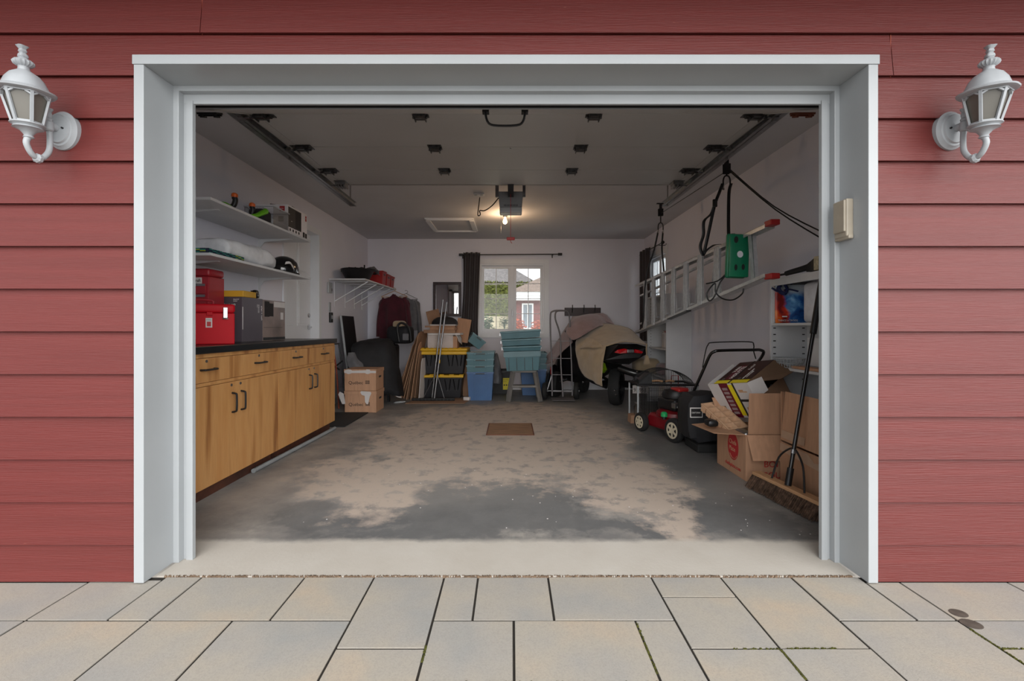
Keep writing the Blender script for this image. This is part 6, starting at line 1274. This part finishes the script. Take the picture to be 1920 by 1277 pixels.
MB(K).box(kw-.003,kw,.003,kd-.003,0.003,.16).build('panel', mCardD, kc)
MB(K).box(.04,.125,-.001,0,0,kh).build('print_maroon', mK, kc); MB(K).box(.125,.165,-.0018,0,.02,kh-.012).build('print_stripe', mYelInk, kc); MB(K).box(.165,.18,-.0016,0,0,kh).build('print_black', mInk, kc); MB(K).box(.18,kw,-.0016,0,.14,.16).build('print_black', mInk, kc)
for z in (.07,.22): MB(K).box(.20,.27,-.0018,0,z,z+.008).box(.20,.24,-.0018,0,z+.010,z+.022).build('print_cups', mTan, kc)
for k in range(7): MB(K).box(.055,.105,-.0018,0,.03+k*.035,.052+k*.035).build('print_text_lines', mMauve, kc)
MB(K).box(-.0,.13,.0,.045,kh+.003,kh+.0042).build('print_stripe', mYelInk, kc); MB(K).box(.15,kw,.0,.045,kh+.003,kh+.0042).build('print_stripe', mYelInk, kc); MB(K).box(.136,.148,.0,kd,kh+.003,kh+.0042).build('print_black', mInk, kc)
MB(K).box(.06,.12,.06,.28,kh+.003,kh+.004).build('print_maroon', mK, kc)
KT = K @ Matrix.Translation((0,0,kh+.0045))
def ktext(s_, size, x, y): text(s_, size, KT @ Matrix.Translation((x,y,0)) @ tr(rz=90), mInkW, kc)
ktext('VAN', .045, .078, .17); ktext('HOUTTE', .048, .126, .07); ktext('K-CUP', .03, .195, .2); ktext('HOUSE BLEND MAISON', .014, .235, .06); ktext('K-CUP PODS', .016, .255, .08)
MB(KT).lathe([(.014,0),(.014,.0006)], 18, M=tr(.045,.065,0), sx=1).lathe([(.014,0),(.014,.0006)], 18, M=tr(.20,.065,0)).build('print_seal', mMetal, kc)
MB(K @ tr(-.07,0,0)).box(0,.003,.01,kd-.01,.10,kh).box(-.0,.07,.0,.003,.10,kh).build('side_flap', mPaperW, kc)
quad([K @ Vector((kw,.003,kh)), K @ Vector((kw,kd,kh)), K @ Vector((kw+.13,kd,kh-.10)), K @ Vector((kw+.10,.20,kh-.09))], 'flap', kc, mCardI)
quad([K @ Vector((kw,0,kh)), K @ Vector((kw+.002,0,.16)), K @ Vector((kw+.05,.10,.18)), K @ Vector((kw+.05,.10,kh-.01))], 'flap', kc, mPaperW)
# moulded pulp tray
Tp = frame3(P(1314.5,757,3.74), (.075,-.3,-.138), (.95,.2,.1))
pt_ = thing('pulp_tray', 'tan moulded pulp egg style tray resting tilted on the carton flap', 'tray', Tp)
W_, D_, nx, ny = .35, .17, 70, 28; rows = []
for j in range(ny+1):
    r_ = []
    for i in range(nx+1):
        u, v = i/nx, j/ny; e = min(u, 1-u)*W_/.02; e2 = min(v,1-v)*D_/.02; m_ = min(1, max(0,e-.6), max(0,e2-.6))
        cu_ = (u*5) % 1; cv_ = (v*2) % 1; z = -.048*min(1, m_, 3.2*max(0,min(cu_,1-cu_)-.06), 3.2*max(0,min(cv_,1-cv_)-.05))
        r_.append((u*W_, v*D_, z))
    rows.append(r_)
MB(Tp).grid(rows).build('tray', mPulp, pt_, smooth=True, solid=.005)
sk = MB(Tp); sk.add([(0,0,0),(W_,0,0),(W_,D_,0),(0,D_,0),(.015,.01,-.055),(W_-.015,.01,-.055),(W_-.015,D_-.01,-.055),(.015,D_-.01,-.055)],[(0,1,5,4),(1,2,6,5),(2,3,7,6),(3,0,4,7)]).build('skirt', mPulp, pt_, solid=.004)
for k in range(5): MB(Tp).frus((.045,.012),(.056,.008),-.052,-.006,M=tr(.04+k*.068,-.002,0)).build('cell_side', mPulp, pt_, bevel=.006)
MB(tr(1.50,3.50,.335)).rbox(-.03,.05,-.05,.05,0,.05,.02).build('tin_can', mDkMetal, smooth=True, label='dark metal tin lying on the carton flap under the pulp tray', cat='tin')
MB(tr(1.68,3.36,.20)).rbox(-.02,.06,-.06,.10,0,.13,.02).build('silver_packet', mMetal, label='crumpled silver packet inside the open carton', cat='packet')
MB(tr(1.86,3.45,.01)).rbox(-.10,.10,-.12,.20,0,.20,.02).build('inner_carton', mCardD, label='dark contents filling the open carton', cat='box')
# big second carton
b3 = thing('large_carton', 'large brown carton with torn tape and a raised flap behind the broom', 'box', (2.1,3.2,0))
X0, X1_, Y0_, Y1_, HB = 1.845, 2.03, 2.50, 3.18, .30
MB().box(X0,X0+.004,Y0_,Y1_,.001,HB).build('side', mCard, b3); MB().box(X1_-.004,X1_,Y0_,Y1_,.001,HB).build('side', mCard, b3); MB().box(X0+.004,X1_-.004,Y0_,Y0_+.004,.001,HB).build('side', mCard, b3); MB().box(X0+.004,X1_-.004,Y1_-.004,Y1_,.001,HB).build('side', mCard, b3); MB().box(X0+.004,X1_-.004,Y0_+.004,Y1_-.004,.001,.005).build('bottom', mCard, b3)
quad([(X0+.004,Y1_-.0,HB+.012),(X0+.004,Y0_,HB+.012),(X0+.035,Y0_+.01,HB+.34),(X0+.035,Y1_-.005,HB+.34)], 'flap', b3)
quad([(X0+.006,Y1_-.0,HB+.34),(X0+.10,Y1_+.04,HB+.33),(X0+.12,Y1_+.04,HB),(X0+.006,Y1_,HB+.0)][::1], 'flap', b3)
MB().add([(X0-.001,Y1_,HB-.01),(X0-.001,Y1_-.3,HB-.01),(X0-.001,Y1_-.36,HB-.05),(X0-.001,Y1_-.46,HB-.03),(X0-.001,Y0_,HB-.07),(X0-.001,Y0_,HB-.10),(X0-.001,Y1_-.3,HB-.08),(X0-.001,Y1_,HB-.06)],[(0,1,6,7),(1,2,3,6),(3,4,5,6)]).build('tape', mTape, b3, solid=.0008, fixn=False)
MB().add([(X0+.0,Y1_-.01,HB+.03),(X0+.0,Y1_-.26,HB+.03),(X0+.005,Y1_-.26,HB+.08),(X0+.005,Y1_-.01,HB+.08)],[(0,1,2,3)]).build('tape', mTape, b3, solid=.0008, fixn=False)

# ---------------- push broom ----------------
pb = thing('push_broom', 'wide push broom with brown bristles and a long black handle', 'broom', (1.72,2.93,0))
q0, q1 = Vector((1.655,3.13,.100)), Vector((1.735,2.56,.100)); d_ = (q1-q0); L_ = d_.length
MB().bar(q0,q1,.062,.022).build('block', mTan, pb, bevel=.003)
mBr = mat('brown bristle fibre', (140,110,90), .9, var=.4, vscale=40, objvar=.1); mBr2 = mat('dark bristle fibre', (96,74,60), .9, var=.4, vscale=40)
random.seed(9)
for q, m_ in enumerate((mBr, mBr2)):
    br = MB()
    for i in range(2600):
        t_ = random.random(); s_ = random.uniform(-1,1); p = q0+d_*t_+Vector((s_*.028,0,-.009)); e = p+Vector((s_*.028-.022+random.uniform(-.012,.012),random.uniform(-.02,.02),-.086+random.uniform(0,.008))); e.z = max(e.z,.002)
        w_ = .0011; br.add([p+Vector((0,-w_,0)),p+Vector((0,w_,0)),e+Vector((0,w_*.7,0)),e+Vector((0,-w_*.7,0)),p+Vector((w_,0,0)),e+Vector((w_,0,0))],[(0,1,2,3),(0,4,5,3),(1,4,5,2)])
    br.build('bristles', m_, pb, kind='stuff', fixn=False)
h0, h1 = Vector((1.695,2.84,.111)), Vector((2.026,3.02,1.40)); hd_ = h1-h0
MB().cyl(h0, h0+hd_*.08, .019, 14).build('ferrule', mDkMetal, pb, smooth=True)
MB().cyl(h0+hd_*.03, h0+hd_*.76, .0125, 14).build('handle', mBlackG, pb, smooth=True)
MB().tube([h0+hd_*.72, h0+hd_*.75, h0+hd_*1.0], .0195, 14).build('grip', mBlack, pb, smooth=True)
bk_ = h0+hd_*.155
for (x, y) in ((1.676,2.98),(1.714,2.71)): MB().tube([(x,y,.110),tuple(Vector((x,y,.110)).lerp(bk_,.55)+Vector((0,(y-2.84)*.35,.03))),tuple(bk_+Vector((0,(y-2.84)*.22,.012))),tuple(bk_)], .006, 8, 5).build('brace', mBlack, pb, smooth=True)
MB().cyl(bk_-hd_.normalized()*.012, bk_+hd_.normalized()*.012, .016, 12).build('clamp', mMetal, pb)

# ---------------- floor plate ----------------
dp = thing('drain_cover', 'rusty slatted steel cover set in the middle of the floor', 'drain cover', (0,4.93,0))
mRust = mat('rusty steel', (110,60,44), .8, metal=.2, var=.4, vscale=10); mRs = mat('weathered brown wood', (150,112,82), .8, var=.35, vscale=10, stretch=(.5,6,1))
MB().box(-.25,.235,4.645,4.655,0,.005).box(-.25,.235,5.21,5.22,0,.005).box(-.25,-.24,4.655,5.21,0,.005).box(.225,.235,4.655,5.21,0,.005).build('frame', mRust, dp)
for k in range(11): MB().box(-.239,.224,4.657+k*.0503,4.657+k*.0503+.046,.0005,.006).build('slat', mRs, dp)
# fallen leaf, scraps
mLeaf = mat('dry leaf', (150,84,60), .8, var=.3, vscale=20)
MB(tr(2.12,1.70,-.002,rz=20)).add([(-.03,-.01,.004),(-.01,-.022,.001),(.02,-.018,.006),(.04,0,.014),(.02,.02,.006),(-.01,.022,.012),(0,0,.004)],[(0,1,6),(1,2,6),(2,3,6),(3,4,6),(4,5,6),(5,0,6)]).build('fallen_leaf', mLeaf, label='curled brown leaf on the paving at the far right', cat='leaf', fixn=False)
mb = MB(); random.seed(15)
for k in range(60):
    x, y = random.uniform(-1.2,1.6), random.uniform(2.4,3.6); s_ = random.uniform(.0015,.004)
    mb.frus((s_*2,s_*2),(s_,s_),0,.0015,M=tr(x,y,0,rz=random.uniform(0,90)))
mb.build('floor_specks', mPaperW, kind='stuff', label='small pale specks scattered on the concrete floor', cat='debris', origin=(0,0,0))

# damp marks on two stones at the right
mWet = mat('damp stone', (92,84,76), .6, var=.25, vscale=30)
for (x, y, rz, rx_, lab) in ((1.69,1.752,12,.030,'far'),(1.675,1.688,-8,.034,'near')):
    MB(tr(x,y,-.0015,rz=rz)).lathe([(1,0),(.92,.0006),(.5,.0009)], 20, sx=rx_, sy=rx_*.9).build('damp_mark', mWet, label='dark oval damp mark on the paving at the right, the '+lab+' one of two', cat='stain')
